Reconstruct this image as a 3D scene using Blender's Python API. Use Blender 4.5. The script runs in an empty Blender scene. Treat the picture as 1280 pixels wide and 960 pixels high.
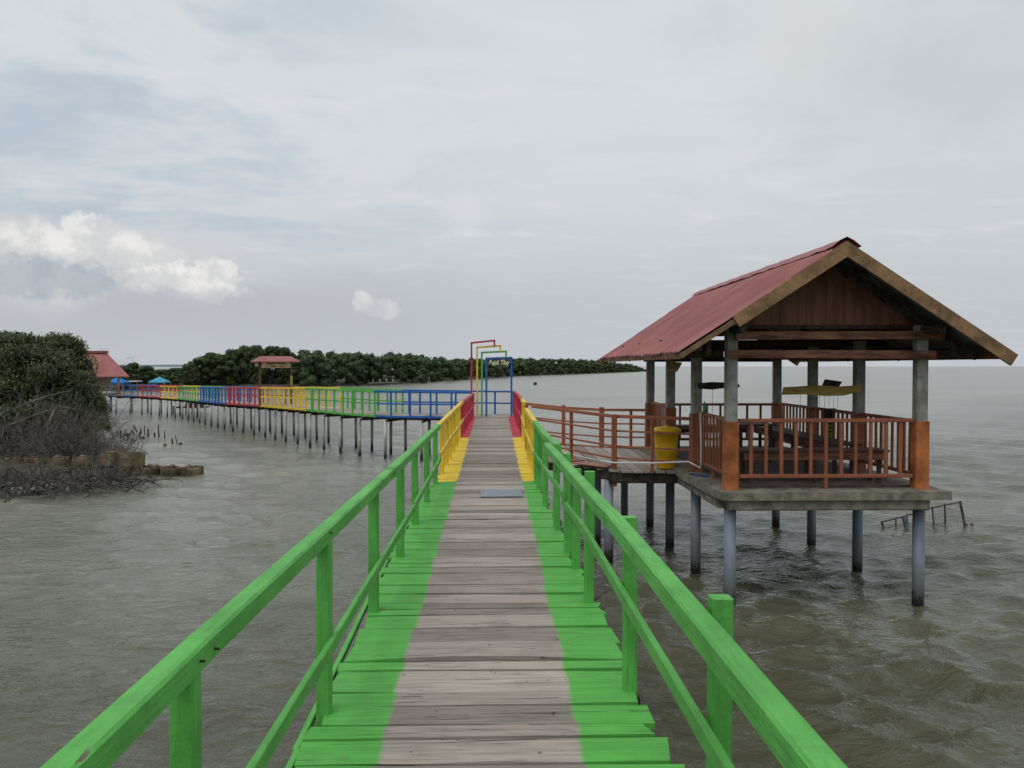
import bpy, math, random
import numpy as np
from mathutils import Vector, Matrix
R = math.radians
random.seed(7); rng = np.random.default_rng(11)
scene = bpy.context.scene
col = scene.collection

# ------------------------------------------------------------------ camera
EYE = 3.0
F = 1000.0
YAW = math.atan(25 / F); PITCH = math.atan(22 / F)
cam_d = bpy.data.cameras.new("camera"); cam = bpy.data.objects.new("camera", cam_d); col.objects.link(cam)
cam_d.sensor_width = 36; cam_d.lens = 36 * F / 1280; cam_d.clip_start = 0.05; cam_d.clip_end = 60000
cam.location = (0, 0, EYE); cam.rotation_euler = (R(90) - PITCH, 0, -YAW)
scene.camera = cam
CR = cam.rotation_euler.to_matrix()
def ray(px, py):
    return CR @ Vector(((px - 640) / F, (480 - py) / F, -1))
def U(px, py, z=0.0):            # measured photo point on a horizontal level -> world
    d = ray(px, py); t = (z - EYE) / d.z
    return Vector((d.x * t, d.y * t, z))
def UY(px, py, Y):               # measured photo point at a known depth -> world
    d = ray(px, py); t = Y / d.y
    return Vector((d.x * t, Y, EYE + d.z * t))

# ------------------------------------------------------------------ helpers
def tag(o, label=None, cat=None, group=None, kind=None):
    if label: o['label'] = label
    if cat: o['category'] = cat
    if group: o['group'] = group
    if kind: o['kind'] = kind
    return o
def empty(name, loc=(0, 0, 0), rz=0):
    o = bpy.data.objects.new(name, None); o.location = loc; o.rotation_euler = (0, 0, rz)
    o.empty_display_size = .2; col.objects.link(o); return o
class MB:
    def __init__(s): s.v = []; s.f = []; s.a = {}
    def add(s, vs, fs, **at):
        b = len(s.v); s.v += [tuple(v) for v in vs]; s.f += [tuple(i + b for i in f) for f in fs]
        for k, val in at.items():
            s.a.setdefault(k, {})
            for i in range(len(vs)): s.a[k][b + i] = val[i] if isinstance(val, list) else val
        return s
    def box(s, c, size, rz=0, rx=0, ry=0, **at):
        x, y, z = [q / 2 for q in size]
        m = Matrix.Rotation(rz, 3, 'Z') @ Matrix.Rotation(ry, 3, 'Y') @ Matrix.Rotation(rx, 3, 'X')
        vs = [Vector(c) + m @ Vector(p) for p in ((-x,-y,-z),(x,-y,-z),(x,y,-z),(-x,y,-z),(-x,-y,z),(x,-y,z),(x,y,z),(-x,y,z))]
        return s.add(vs, [(0,3,2,1),(4,5,6,7),(0,1,5,4),(1,2,6,5),(2,3,7,6),(3,0,4,7)], **at)
    def beam(s, p0, p1, w, h, up=(0, 0, 1), ch=None, **at):   # chamfered squared timber; w across, h along up
        p0 = Vector(p0); p1 = Vector(p1); d = (p1 - p0).normalized()
        side = d.cross(Vector(up)); 
        if side.length < 1e-4: side = d.cross(Vector((0, 1, 0)))
        side.normalize(); u = side.cross(d).normalized()
        c = min(w, h) * .12 if ch is None else ch
        a, b = w / 2, h / 2
        pr = [(-a + c, -b), (a - c, -b), (a, -b + c), (a, b - c), (a - c, b), (-a + c, b), (-a, b - c), (-a, -b + c)]
        vs = [p + side * x + u * y for p in (p0, p1) for x, y in pr]
        fs = [(i, (i + 1) % 8, (i + 1) % 8 + 8, i + 8) for i in range(8)] + [tuple(range(7, -1, -1)), tuple(range(8, 16))]
        return s.add(vs, fs, **at)
    def tube(s, pts, rad, n=8, cap=True, **at):
        pts = [Vector(p) for p in pts]; rads = rad if isinstance(rad, (list, tuple)) else [rad] * len(pts)
        vs = []; fs = []; prev = None
        for i, p in enumerate(pts):
            d = (pts[min(i + 1, len(pts) - 1)] - pts[max(i - 1, 0)]).normalized()
            if prev is None:
                ref = Vector((1, 0, 0)) if abs(d.z) > .7 else Vector((0, 0, 1)); sd = d.cross(ref).normalized()
            else: sd = (prev - d * prev.dot(d)).normalized()
            prev = sd; u = d.cross(sd)
            for k in range(n):
                t = 2 * math.pi * k / n; vs.append(p + (sd * math.cos(t) + u * math.sin(t)) * rads[i])
        for i in range(len(pts) - 1):
            for k in range(n):
                k2 = (k + 1) % n; fs.append((i * n + k, i * n + k2, (i + 1) * n + k2, (i + 1) * n + k))
        if cap: fs += [tuple(range(n - 1, -1, -1)), tuple(range((len(pts) - 1) * n, len(pts) * n))]
        return s.add(vs, fs, **at)
    def lathe(s, c, prof, n=24, rz=0, **at):
        vs = []; fs = []
        for r, z in prof:
            for k in range(n):
                t = 2 * math.pi * k / n + rz; vs.append((c[0] + r * math.cos(t), c[1] + r * math.sin(t), c[2] + z))
        for i in range(len(prof) - 1):
            for k in range(n):
                k2 = (k + 1) % n; fs.append((i * n + k, i * n + k2, (i + 1) * n + k2, (i + 1) * n + k))
        return s.add(vs, fs, **at)
    def build(s, name, mat, parent=None, smooth=False):
        me = bpy.data.meshes.new(name); me.from_pydata(s.v, [], s.f)
        for k, dct in s.a.items():
            first = next(iter(dct.values()))
            if isinstance(first, (tuple, list)):
                at = me.attributes.new(k, 'FLOAT_COLOR', 'POINT'); arr = np.zeros((len(s.v), 4), np.float32); arr[:, 3] = 1
                for i, val in dct.items(): arr[i, :3] = val[:3]
                at.data.foreach_set('color', arr.ravel())
            else:
                at = me.attributes.new(k, 'FLOAT', 'POINT'); arr = np.zeros(len(s.v), np.float32)
                for i, val in dct.items(): arr[i] = val
                at.data.foreach_set('value', arr)
        if smooth: me.shade_smooth()
        me.materials.append(mat); me.update()
        o = bpy.data.objects.new(name, me); col.objects.link(o)
        if parent: 
            o.parent = parent
            if parent.type == 'EMPTY' or True:
                o.matrix_parent_inverse = world_inv(parent)
        return o
def world_inv(p):
    m = Matrix.Identity(4); chain = []
    while p: chain.append(p); p = p.parent
    for q in reversed(chain):
        m = m @ q.matrix_parent_inverse @ Matrix.LocRotScale(q.location, q.rotation_euler, q.scale)
    return m.inverted()
def mesh_np(name, V, Q, mat, attrs=None, smooth=False):
    V = np.asarray(V, np.float32); Q = np.asarray(Q, np.int32)
    me = bpy.data.meshes.new(name); me.vertices.add(len(V)); me.vertices.foreach_set('co', V.ravel())
    k = Q.shape[1]; me.loops.add(Q.size); me.loops.foreach_set('vertex_index', Q.ravel())
    me.polygons.add(len(Q)); me.polygons.foreach_set('loop_start', np.arange(0, Q.size, k, dtype=np.int32))
    for n, a in (attrs or {}).items():
        at = me.attributes.new(n, 'FLOAT', 'POINT'); at.data.foreach_set('value', np.asarray(a, np.float32))
    me.update(calc_edges=True); me.validate()
    if smooth: me.shade_smooth()
    me.materials.append(mat); return me
def obj(name, me, parent=None, loc=None, rz=0, sc=None):
    o = bpy.data.objects.new(name, me); col.objects.link(o)
    if loc is not None: o.location = loc
    o.rotation_euler = (0, 0, rz)
    if sc is not None: o.scale = sc
    if parent: o.parent = parent
    return o

# ------------------------------------------------------------------ node helpers
class NT:
    def __init__(s, nt): s.t = nt; s.n = nt.nodes; s.l = nt.links
    def new(s, typ, **kw):
        n = s.n.new(typ)
        for k, v in kw.items(): setattr(n, k, v)
        return n
    def put(s, sock, v):
        if v is None: return
        if hasattr(v, 'is_output'): s.l.new(v, sock)
        else:
            if isinstance(v, (tuple, list)) and len(v) == 3 and sock.type == 'RGBA': v = (*v, 1)
            sock.default_value = v
    def math(s, op, a, b=None, c=None, clamp=False):
        n = s.new('ShaderNodeMath', operation=op, use_clamp=clamp)
        for i, v in enumerate((a, b, c)):
            if v is not None: s.put(n.inputs[i], v)
        return n.outputs[0]
    def vmath(s, op, a, b=None):
        n = s.new('ShaderNodeVectorMath', operation=op); s.put(n.inputs[0], a)
        if b is not None: s.put(n.inputs[1], b)
        return n.outputs[0]
    def mix(s, f, a, b, mode='MIX'):
        n = s.new('ShaderNodeMix', data_type='RGBA', blend_type=mode); s.put(n.inputs[0], f); s.put(n.inputs[6], a); s.put(n.inputs[7], b)
        return n.outputs[2]
    def noise(s, vec, scale, detail=4, rough=.55, dist=0):
        n = s.new('ShaderNodeTexNoise'); s.put(n.inputs['Vector'], vec); n.inputs['Scale'].default_value = scale
        n.inputs['Detail'].default_value = detail; n.inputs['Roughness'].default_value = rough; n.inputs['Distortion'].default_value = dist
        return n.outputs[0]
    def ramp(s, v, lo, hi, a=0.0, b=1.0):
        n = s.new('ShaderNodeMapRange', interpolation_type='SMOOTHSTEP'); s.put(n.inputs[0], v)
        for i, q in zip((1, 2, 3, 4), (lo, hi, a, b)): s.put(n.inputs[i], q)
        return n.outputs[0]
    def scale(s, vec, sc):
        n = s.new('ShaderNodeMapping'); s.put(n.inputs[0], vec); n.inputs['Scale'].default_value = sc; return n.outputs[0]
    def attr(s, name, out='Fac'):
        n = s.new('ShaderNodeAttribute', attribute_name=name); return n.outputs[out]
def newmat(name):
    m = bpy.data.materials.new(name); m.use_nodes = True; t = NT(m.node_tree); b = m.node_tree.nodes['Principled BSDF']
    geo = t.new('ShaderNodeNewGeometry'); return m, t, b, geo.outputs['Position']
def bump(t, b, h, strength=.3, dist=.01):
    n = t.new('ShaderNodeBump'); n.inputs['Strength'].default_value = strength; n.inputs['Distance'].default_value = dist
    t.put(n.inputs['Height'], h); t.l.new(n.outputs[0], b.inputs['Normal'])
def mat_rough(name, c, var=.25, scale=6, rough=.8, bstr=.4, bdist=.008, st=(1, 1, 1), dark=None, metal=0, spec=.3, wet=False, scale2=40):
    """general weathered surface: two noises over the base colour, bump, optional wet dark band at the water line"""
    m, t, b, P = newmat(name)
    v = t.scale(P, st)
    n1 = t.noise(v, scale, 6, .6); n2 = t.noise(v, scale2, 3, .6)
    d = dark if dark else tuple(q * (1 - 2 * var) for q in c); l = tuple(min(1, q * (1 + var)) for q in c)
    cc = t.mix(t.ramp(n1, .3, .7), d, l)
    cc = t.mix(t.math('MULTIPLY', t.ramp(n2, .45, .75), var * 1.2), cc, d)
    if wet:
        sp = t.new('ShaderNodeSeparateXYZ'); t.put(sp.inputs[0], P)
        w = t.ramp(t.math('ADD', sp.outputs[2], t.math('MULTIPLY_ADD', n2, -.30, t.math('MULTIPLY', n1, -.35))), -.22, .02, 1, 0)
        al = t.ramp(t.math('ADD', sp.outputs[2], t.math('MULTIPLY', n1, -.8)), -.1, .35, .6, 0); cc = t.mix(al, cc, (.07, .066, .045))
        cc = t.mix(w, cc, (.018, .016, .012)); t.put(b.inputs['Roughness'], t.math('MULTIPLY_ADD', w, -.4, rough))
    else: b.inputs['Roughness'].default_value = rough
    t.put(b.inputs['Base Color'], cc); b.inputs['Metallic'].default_value = metal; b.inputs['Specular IOR Level'].default_value = spec
    bump(t, b, t.math('ADD', n1, t.math('MULTIPLY', n2, .5)), bstr, bdist)
    return m
def mat_paint(name, c, axis='y', rough=.5, wear=(.16, .13, .10)):
    """brushed oil paint over rough timber: grain bump along the timber, faded and dirty patches, small chips"""
    m, t, b, P = newmat(name)
    st = {'y': (14, 1.2, 14), 'x': (1.2, 14, 14), 'z': (14, 14, 1.2)}[axis]
    g = t.noise(t.scale(P, st), 4, 5, .65); big = t.noise(P, 2.2, 4, .6); fine = t.noise(P, 55, 3, .6)
    cc = t.mix(t.ramp(big, .3, .72), tuple(q * .82 for q in c), tuple(min(1, q * 1.1 + .012) for q in c))
    cc = t.mix(t.math('MULTIPLY', t.ramp(g, .45, .75), .42), cc, tuple(q * .5 for q in c))
    cc = t.mix(t.ramp(t.noise(P, 7, 6, .75), .5, .74, 0, .5), cc, tuple(q * .45 + .02 for q in c))
    chips = t.math('MULTIPLY', t.ramp(t.noise(t.scale(P, tuple(1 + q * .15 for q in st)), 9, 3, .5), .71, .75), t.ramp(big, .45, .6))
    cc = t.mix(chips, cc, wear)
    t.put(b.inputs['Base Color'], cc); t.put(b.inputs['Roughness'], t.math('MULTIPLY_ADD', g, .3, rough - .1)); b.inputs['Specular IOR Level'].default_value = .35
    bump(t, b, t.math('ADD', t.math('ADD', g, t.math('MULTIPLY', fine, .45)), t.math('MULTIPLY', chips, -.5)), .75, .008)
    return m

GREEN = (.098, .41, .066); YELLOW = (.78, .55, .035); RED = (.48, .032, .055); BLUE = (.012, .115, .40); FADED = (.11, .14, .22)
PAINT = {}
for nm, c in (('green', GREEN), ('yellow', YELLOW), ('red', RED), ('blue', BLUE), ('faded', FADED)):
    for ax in 'xyz': PAINT[nm + ax] = mat_paint(nm + '_paint_' + ax, c, ax)
COLS = dict(green=GREEN, yellow=YELLOW, red=RED, blue=BLUE, faded=FADED)
M_rust = mat_paint('brown_red_paint', (.29, .095, .042), 'z', .6)
M_rusth = mat_paint('brown_red_paint_long', (.30, .10, .045), 'x', .6)
M_orange = mat_rough('orange_render', (.42, .135, .045), .28, 3, .7, .3, scale2=25)
M_conc = mat_rough('concrete', (.29, .285, .25), .17, 9, .9, .6, .01)
M_slab = mat_rough('slab_concrete', (.22, .205, .165), .25, 7, .9, .7, .012, dark=(.115, .105, .08))
M_pvc = mat_rough('grey_pipe_pile', (.20, .235, .285), .18, 2.5, .5, .15, wet=True, st=(1, 1, .5))
M_pile = mat_rough('concrete_pile', (.44, .44, .42), .3, 3, .85, .5, wet=True, st=(1, 1, .5))
M_darkwood = mat_rough('dark_timber', (.055, .042, .032), .35, 4, .85, .5, st=(4, 1, 4))
M_brown = mat_rough('brown_timber', (.19, .085, .048), .35, 3, .75, .5, st=(1, 6, 6))
M_gable = mat_rough('gable_boards', (.20, .092, .052), .3, 2.2, .6, .3, st=(4, 4, .5), dark=(.12, .05, .028), scale2=12)
M_barge = mat_rough('barge_board', (.25, .15, .075), .25, 3, .7, .4, st=(2, 6, 2))
M_bench = mat_rough('bench_wood', (.075, .042, .032), .3, 3, .55, .4, st=(1, 8, 8))
M_floor = mat_rough('floor_boards', (.13, .10, .085), .35, 4, .8, .5, st=(1, 9, 1))
M_tin = mat_rough('tin_underside', (.13, .15, .16), .3, 5, .55, .2, metal=.3)
M_white = mat_rough('white_plastic', (.72, .73, .73), .08, 5, .45, .1)
M_bin = mat_rough('yellow_bin_plastic', (.72, .42, .012), .12, 5, .4, .1)
M_bluec = mat_rough('blue_rope', (.02, .09, .35), .2, 30, .7, .3)
M_ylw_board = mat_rough('yellow_board', (.52, .36, .11), .2, 3, .6, .3, st=(1, 8, 8))
M_peach = mat_rough('pale_red_plank', (.36, .19, .14), .2, 5, .75, .4, st=(1, 8, 1))
M_bamboo = mat_rough('weathered_stakes', (.10, .075, .055), .35, 6, .85, .5)
M_net = mat_rough('net', (.06, .10, .11), .3, 10, .9, .2)
M_twig = mat_rough('grey_twigs', (.17, .155, .135), .35, 5, .95, .4, .004)
M_trunk = mat_rough('mangrove_bark', (.085, .07, .055), .4, 6, .95, .6)
M_ring = mat_rough('muddy_concrete_ring', (.155, .122, .07), .35, 3.5, .9, .7, .02)
M_rubble = mat_rough('rubble_fill', (.19, .16, .11), .4, 8, .95, .8, .02)
M_cream = mat_rough('cream_board', (.62, .55, .36), .12, 6, .7, .2)
M_black = mat_rough('black_lettering', (.03, .03, .025), .1, 6, .7, .1)
M_redl = mat_rough('red_lettering', (.30, .10, .08), .1, 6, .7, .1)
M_pinkl = mat_rough('pale_lettering', (.72, .72, .48), .1, 20, .7, .2)
M_ygreen = mat_rough('yellow_green_board', (.33, .36, .06), .15, 6, .6, .2)
M_tarpb = mat_rough('blue_tarp', (.025, .17, .50), .15, 3, .6, .2)
M_tarpt = mat_rough('turquoise_tarp', (.06, .34, .50), .15, 3, .6, .2)
M_metal = mat_rough('grey_cover_plate', (.16, .19, .235), .15, 5, .35, .15)
M_greenb = mat_rough('green_glass', (.03, .22, .07), .1, 5, .2, .05)

def mat_roof():
    m, t, b, P = newmat('faded_red_roof_sheet')
    n = t.noise(P, 1.6, 6, .6); f = t.noise(t.scale(P, (1, 6, 1)), 5, 4, .6)
    cc = t.mix(t.ramp(n, .3, .7), (.25, .070, .070), (.335, .115, .108))
    cc = t.mix(t.math('MULTIPLY', t.ramp(f, .5, .8), .35), cc, (.25, .075, .072))
    st = t.noise(t.scale(P, (.5, 9, .5)), 2.2, 5, .65); cc = t.mix(t.ramp(st, .52, .78, 0, .55), cc, (.17, .06, .045))
    ru = t.ramp(t.noise(P, 7, 6, .7), .63, .72, 0, .6); cc = t.mix(ru, cc, (.12, .05, .03))
    t.put(b.inputs['Base Color'], cc); b.inputs['Roughness'].default_value = .55
    bump(t, b, f, .15, .004); return m
M_roof = mat_roof()

def mat_deck():
    m, t, b, P = newmat('deck_boards')
    rnd = t.attr('rnd'); lat = t.attr('lat'); pc = t.attr('pcol', 'Color')
    off = t.new('ShaderNodeCombineXYZ'); t.put(off.inputs[0], t.math('MULTIPLY', rnd, 37.0)); t.put(off.inputs[2], t.math('MULTIPLY', rnd, 91.0))
    v = t.vmath('ADD', P, off.outputs[0])
    grain = t.noise(t.scale(v, (1.0, 15, 15)), 2.8, 6, .62, .5); patch = t.noise(v, 3.2, 5, .6); fine = t.noise(t.scale(v, (6, 60, 60)), 4, 3, .6)
    crack = t.ramp(t.noise(t.scale(v, (.9, 20, 20)), 2.6, 3, .5, .6), .635, .67)
    spot = t.ramp(t.noise(v, 24, 2, .5), .70, .76)
    tone = t.math('ADD', t.math('MULTIPLY', grain, .6), t.math('MULTIPLY', patch, .4))
    cc = t.mix(t.ramp(tone, .25, .68), (.21, .182, .160), (.475, .42, .375))
    cc = t.mix(t.ramp(patch, .4, .75, 0, .5), cc, (.27, .225, .20))
    cc = t.mix(t.math('MULTIPLY', crack, .75), cc, (.022, .018, .016)); cc = t.mix(t.math('MULTIPLY', spot, .7), cc, (.03, .025, .02))
    shade = t.new('ShaderNodeCombineColor'); q = t.math('MULTIPLY_ADD', t.math('FRACT', t.math('MULTIPLY', rnd, 7.31)), .60, .52)
    for i in range(3): t.put(shade.inputs[i], q if i == 0 else t.math('MULTIPLY', q, (1, .985, .97)[i]))
    cc = t.mix(1.0, cc, shade.outputs[0], 'MULTIPLY')
    edge = t.math('ADD', t.math('ABSOLUTE', lat), t.math('MULTIPLY_ADD', patch, .10, -.05)); edge = t.math('ADD', edge, t.math('MULTIPLY_ADD', t.math('FRACT', t.math('MULTIPLY', rnd, 13.7)), .05, -.025))
    msk = t.ramp(edge, .965, 1.05)
    pt = t.mix(t.ramp(tone, .3, .7), t.mix(1, pc, (.74, .74, .74), 'MULTIPLY'), t.mix(1, pc, (1.12, 1.1, 1.12), 'MULTIPLY'))
    pt = t.mix(t.math('MULTIPLY', crack, .5), pt, t.mix(1, pc, (.3, .3, .3), 'MULTIPLY'))
    pt = t.mix(t.ramp(t.noise(v, 6, 5, .75), .56, .76, 0, .55), pt, (.17, .165, .13))
    cc = t.mix(msk, cc, pt)
    t.put(b.inputs['Base Color'], cc); t.put(b.inputs['Roughness'], t.math('MULTIPLY_ADD', msk, -.22, .85)); b.inputs['Specular IOR Level'].default_value = .3
    h = t.math('ADD', t.math('ADD', grain, t.math('MULTIPLY', fine, .4)), t.math('MULTIPLY', crack, -1.4))
    bump(t, b, h, .6, .006); return m
M_deck = mat_deck()

def mat_leaf(name, dk, lt, tip):
    m, t, b, P = newmat(name)
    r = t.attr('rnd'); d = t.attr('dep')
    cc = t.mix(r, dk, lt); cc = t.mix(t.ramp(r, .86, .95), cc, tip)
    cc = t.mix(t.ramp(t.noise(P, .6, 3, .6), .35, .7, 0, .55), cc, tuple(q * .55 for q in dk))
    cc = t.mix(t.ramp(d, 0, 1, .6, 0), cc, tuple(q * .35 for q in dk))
    t.put(b.inputs['Base Color'], cc); b.inputs['Roughness'].default_value = .6; b.inputs['Specular IOR Level'].default_value = .25
    return m
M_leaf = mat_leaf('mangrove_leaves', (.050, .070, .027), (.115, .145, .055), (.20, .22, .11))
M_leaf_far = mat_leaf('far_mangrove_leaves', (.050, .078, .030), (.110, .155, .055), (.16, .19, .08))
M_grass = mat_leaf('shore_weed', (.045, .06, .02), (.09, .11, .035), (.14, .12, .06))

# ------------------------------------------------------------------ world: daylight sky under broken cloud
def make_world():
    w = bpy.data.worlds.new("World"); scene.world = w; w.use_nodes = True; t = NT(w.node_tree)
    bg = t.n['Background']; bg.inputs['Strength'].default_value = .1
    sky = t.new('ShaderNodeTexSky', sky_type='NISHITA'); sky.sun_disc = False; sky.sun_elevation = R(62); sky.sun_rotation = R(215); sky.dust_density = 2
    tc = t.new('ShaderNodeTexCoord'); sp = t.new('ShaderNodeSeparateXYZ'); t.put(sp.inputs[0], tc.outputs['Generated'])
    x, y, z = sp.outputs
    hor = t.math('SQRT', t.math('ADD', t.math('MULTIPLY', x, x), t.math('MULTIPLY', y, y)))
    az = t.math('ARCTAN2', x, y); el = t.math('DIVIDE', z, t.math('MAXIMUM', hor, .02))
    uv = t.new('ShaderNodeCombineXYZ'); t.put(uv.inputs[0], az); t.put(uv.inputs[1], el); uv = uv.outputs[0]
    # high layer on a flat ceiling: perspective-correct streaks
    zz = t.math('MAXIMUM', t.math('ADD', z, .10), .04)
    ce = t.new('ShaderNodeCombineXYZ'); t.put(ce.inputs[0], t.math('DIVIDE', x, zz)); t.put(ce.inputs[1], t.math('DIVIDE', y, zz)); ce = ce.outputs[0]
    n1 = t.noise(t.scale(ce, (1.0, 1.25, 1)), .85, 9, .58, .35); n2 = t.noise(t.scale(ce, (1, 1.6, 1)), 2.6, 7, .6, .2)
    nu = t.noise(t.scale(uv, (5, 16, 1)), 1.0, 7, .6)
    k = 10.0
    def C(r, g, b): return tuple(((q / 255 + .055) / 1.055) ** 2.4 * k for q in (r, g, b))
    base = t.mix(t.ramp(el, .0, .30), C(191, 196, 202), C(216, 220, 224))
    base = t.mix(t.ramp(el, .30, .60), base, C(208, 216, 221))
    blue = t.mix(.25, C(174, 192, 206), sky.outputs[0])
    holes = t.math('MULTIPLY', t.ramp(n1, .44, .62), t.ramp(az, .10, -.45, .25, 1.0))
    holes = t.math('MULTIPLY', holes, t.ramp(el, .08, .18))
    c = t.mix(t.math('MULTIPLY', holes, .6), base, blue)
    c = t.mix(t.ramp(n2, .5, .75, 0, .55), c, C(221, 223, 225))
    c = t.mix(t.math('MULTIPLY', t.ramp(n1, .48, .30), t.ramp(el, .1, .3, .3, .75)), c, C(195, 201, 207))
    c = t.mix(t.math('MULTIPLY', t.ramp(nu, .52, .7), t.ramp(el, .30, .12, 0, .35)), c, C(211, 214, 217))
    # slightly darker corner of thick cloud, right
    SN = [(t.noise(uv, q, 8, .6), t.noise(t.vmath('ADD', uv, (7.3, 2.1, 3)), q, 8, .6)) for q in (9, 20)]
    EN = (t.noise(uv, 75, 6, .65), t.noise(t.vmath('ADD', uv, (3.1, 8.8, 1)), 75, 6, .65))
    def blob(cx, cy, rx, ry, amp, soft, sc, seed, detail=8):
        nx, ny = SN[0] if sc < 15 else SN[1]
        dx = t.math('DIVIDE', t.math('ADD', t.math('SUBTRACT', az, cx), t.math('MULTIPLY_ADD', nx, amp, -amp / 2)), rx)
        dy = t.math('DIVIDE', t.math('ADD', t.math('SUBTRACT', el, cy), t.math('MULTIPLY_ADD', ny, amp, -amp / 2)), ry)
        r = t.math('SQRT', t.math('ADD', t.math('MULTIPLY', dx, dx), t.math('MULTIPLY', dy, dy)))
        if soft < .4: r = t.math('ADD', r, t.math('MULTIPLY_ADD', t.math('ADD', EN[0], t.math('MULTIPLY', EN[1], .6)), 1.5 * min(1.0, .02 / ry), -1.2 * min(1.0, .02 / ry)))
        return t.ramp(r, 1 - soft, 1 + soft, 1, 0)
    def A(px): return math.atan((px - 615) / 1000)
    def E(px, py): return (458 - py) / 1000 * math.cos(A(px))
    def puff(c, px, py, wx, wy, amp, soft, sc, seed, colr, op):
        m = blob(A(px), E(px, py), wx / 1000 * .8, wy / 1000 * .85, amp, soft, sc, seed)
        return t.mix(t.math('MULTIPLY', m, op), c, colr)
    c = puff(c, 1180, 90, 190, 90, .16, .9, 6, 5.0, C(184, 193, 198), .5)
    c = puff(c, 1010, 40, 90, 60, .12, .9, 8, 8.0, C(216, 218, 219), .5)
    c = puff(c, 585, 268, 30, 26, .06, .9, 22, 12.0, C(226, 227, 228), .35)
    # lower haze and grey bank along the horizon, left half
    haze = t.math('MULTIPLY', t.ramp(el, .16, .05), .55); c = t.mix(haze, c, C(193, 197, 202))
    bank = t.math('MULTIPLY', t.ramp(t.math('ADD', el, t.math('MULTIPLY_ADD', t.noise(t.scale(uv, (1, 2, 1)), 7, 7, .55), .12, -.06)), .13, .08), t.ramp(az, .25, -.15))
    c = t.mix(t.math('MULTIPLY', bank, .75), c, C(189, 193, 199))
    # left cumulus deck: bright crest, shaded underside
    hl = t.noise(uv, 26, 7, .6)
    white = t.mix(t.ramp(hl, .4, .6), C(212, 213, 214), C(239, 237, 233))
    soft = t.mix(t.ramp(hl, .35, .65), C(206, 208, 209), C(220, 220, 219))
    c = puff(c, 95, 312, 175, 34, .10, .5, 11, 2.0, soft, .85)
    c = puff(c, 95, 300, 105, 17, .06, .35, 12, 3.0, white, .8)
    c = puff(c, 118, 284, 34, 16, .03, .3, 18, 3.0, white, .75)
    c = puff(c, 40, 362, 140, 26, .09, .6, 11, 31.0, soft, .7)
    c = puff(c, 240, 358, 44, 30, .055, .10, 24, 4.4, white, .95)
    c = puff(c, 274, 352, 34, 28, .05, .12, 28, 6.6, white, .9)
    c = puff(c, 190, 352, 26, 20, .03, .14, 28, 9.6, white, .9)
    c = puff(c, 268, 342, 30, 20, .03, .16, 28, 9.6, white, .85)
    c = puff(c, 312, 366, 17, 7, .02, .3, 40, 7.6, white, .7)
    c = puff(c, 474, 386, 34, 13, .015, .25, 30, 14.0, white, .55)
    c = puff(c, 455, 377, 15, 13, .012, .25, 34, 15.0, white, .6)
    grey = t.mix(t.ramp(hl, .3, .7), C(162, 172, 182), C(177, 185, 193))
    c = puff(c, 72, 350, 84, 24, .06, .39, 17, 20.0, grey, .8)
    c = puff(c, 195, 386, 70, 22, .06, .35, 16, 22.0, C(186, 189, 194), .85)
    c = puff(c, 330, 385, 130, 24, .07, .6, 14, 24.0, C(187, 190, 195), .7)
    c = puff(c, 240, 400, 300, 30, .08, .8, 9, 28.0, C(184, 188, 193), .7)
    c = t.mix(t.ramp(el, .0, -.05), c, C(120, 122, 118))
    t.put(bg.inputs['Color'], c)
make_world()
sun_d = bpy.data.lights.new('sun', 'SUN'); sun_d.energy = 1.35; sun_d.angle = R(42); sun_d.color = (1, .965, .91)
sun = bpy.data.objects.new('sun', sun_d); col.objects.link(sun)
_el, _az = R(62), R(215)       # azimuth clockwise from +Y: behind the camera, a little left
sdir = Vector((math.sin(_az) * math.cos(_el), math.cos(_az) * math.cos(_el), math.sin(_el)))
sun.rotation_euler = sdir.to_track_quat('Z', 'Y').to_euler(); sun.location = sdir * 40

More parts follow.
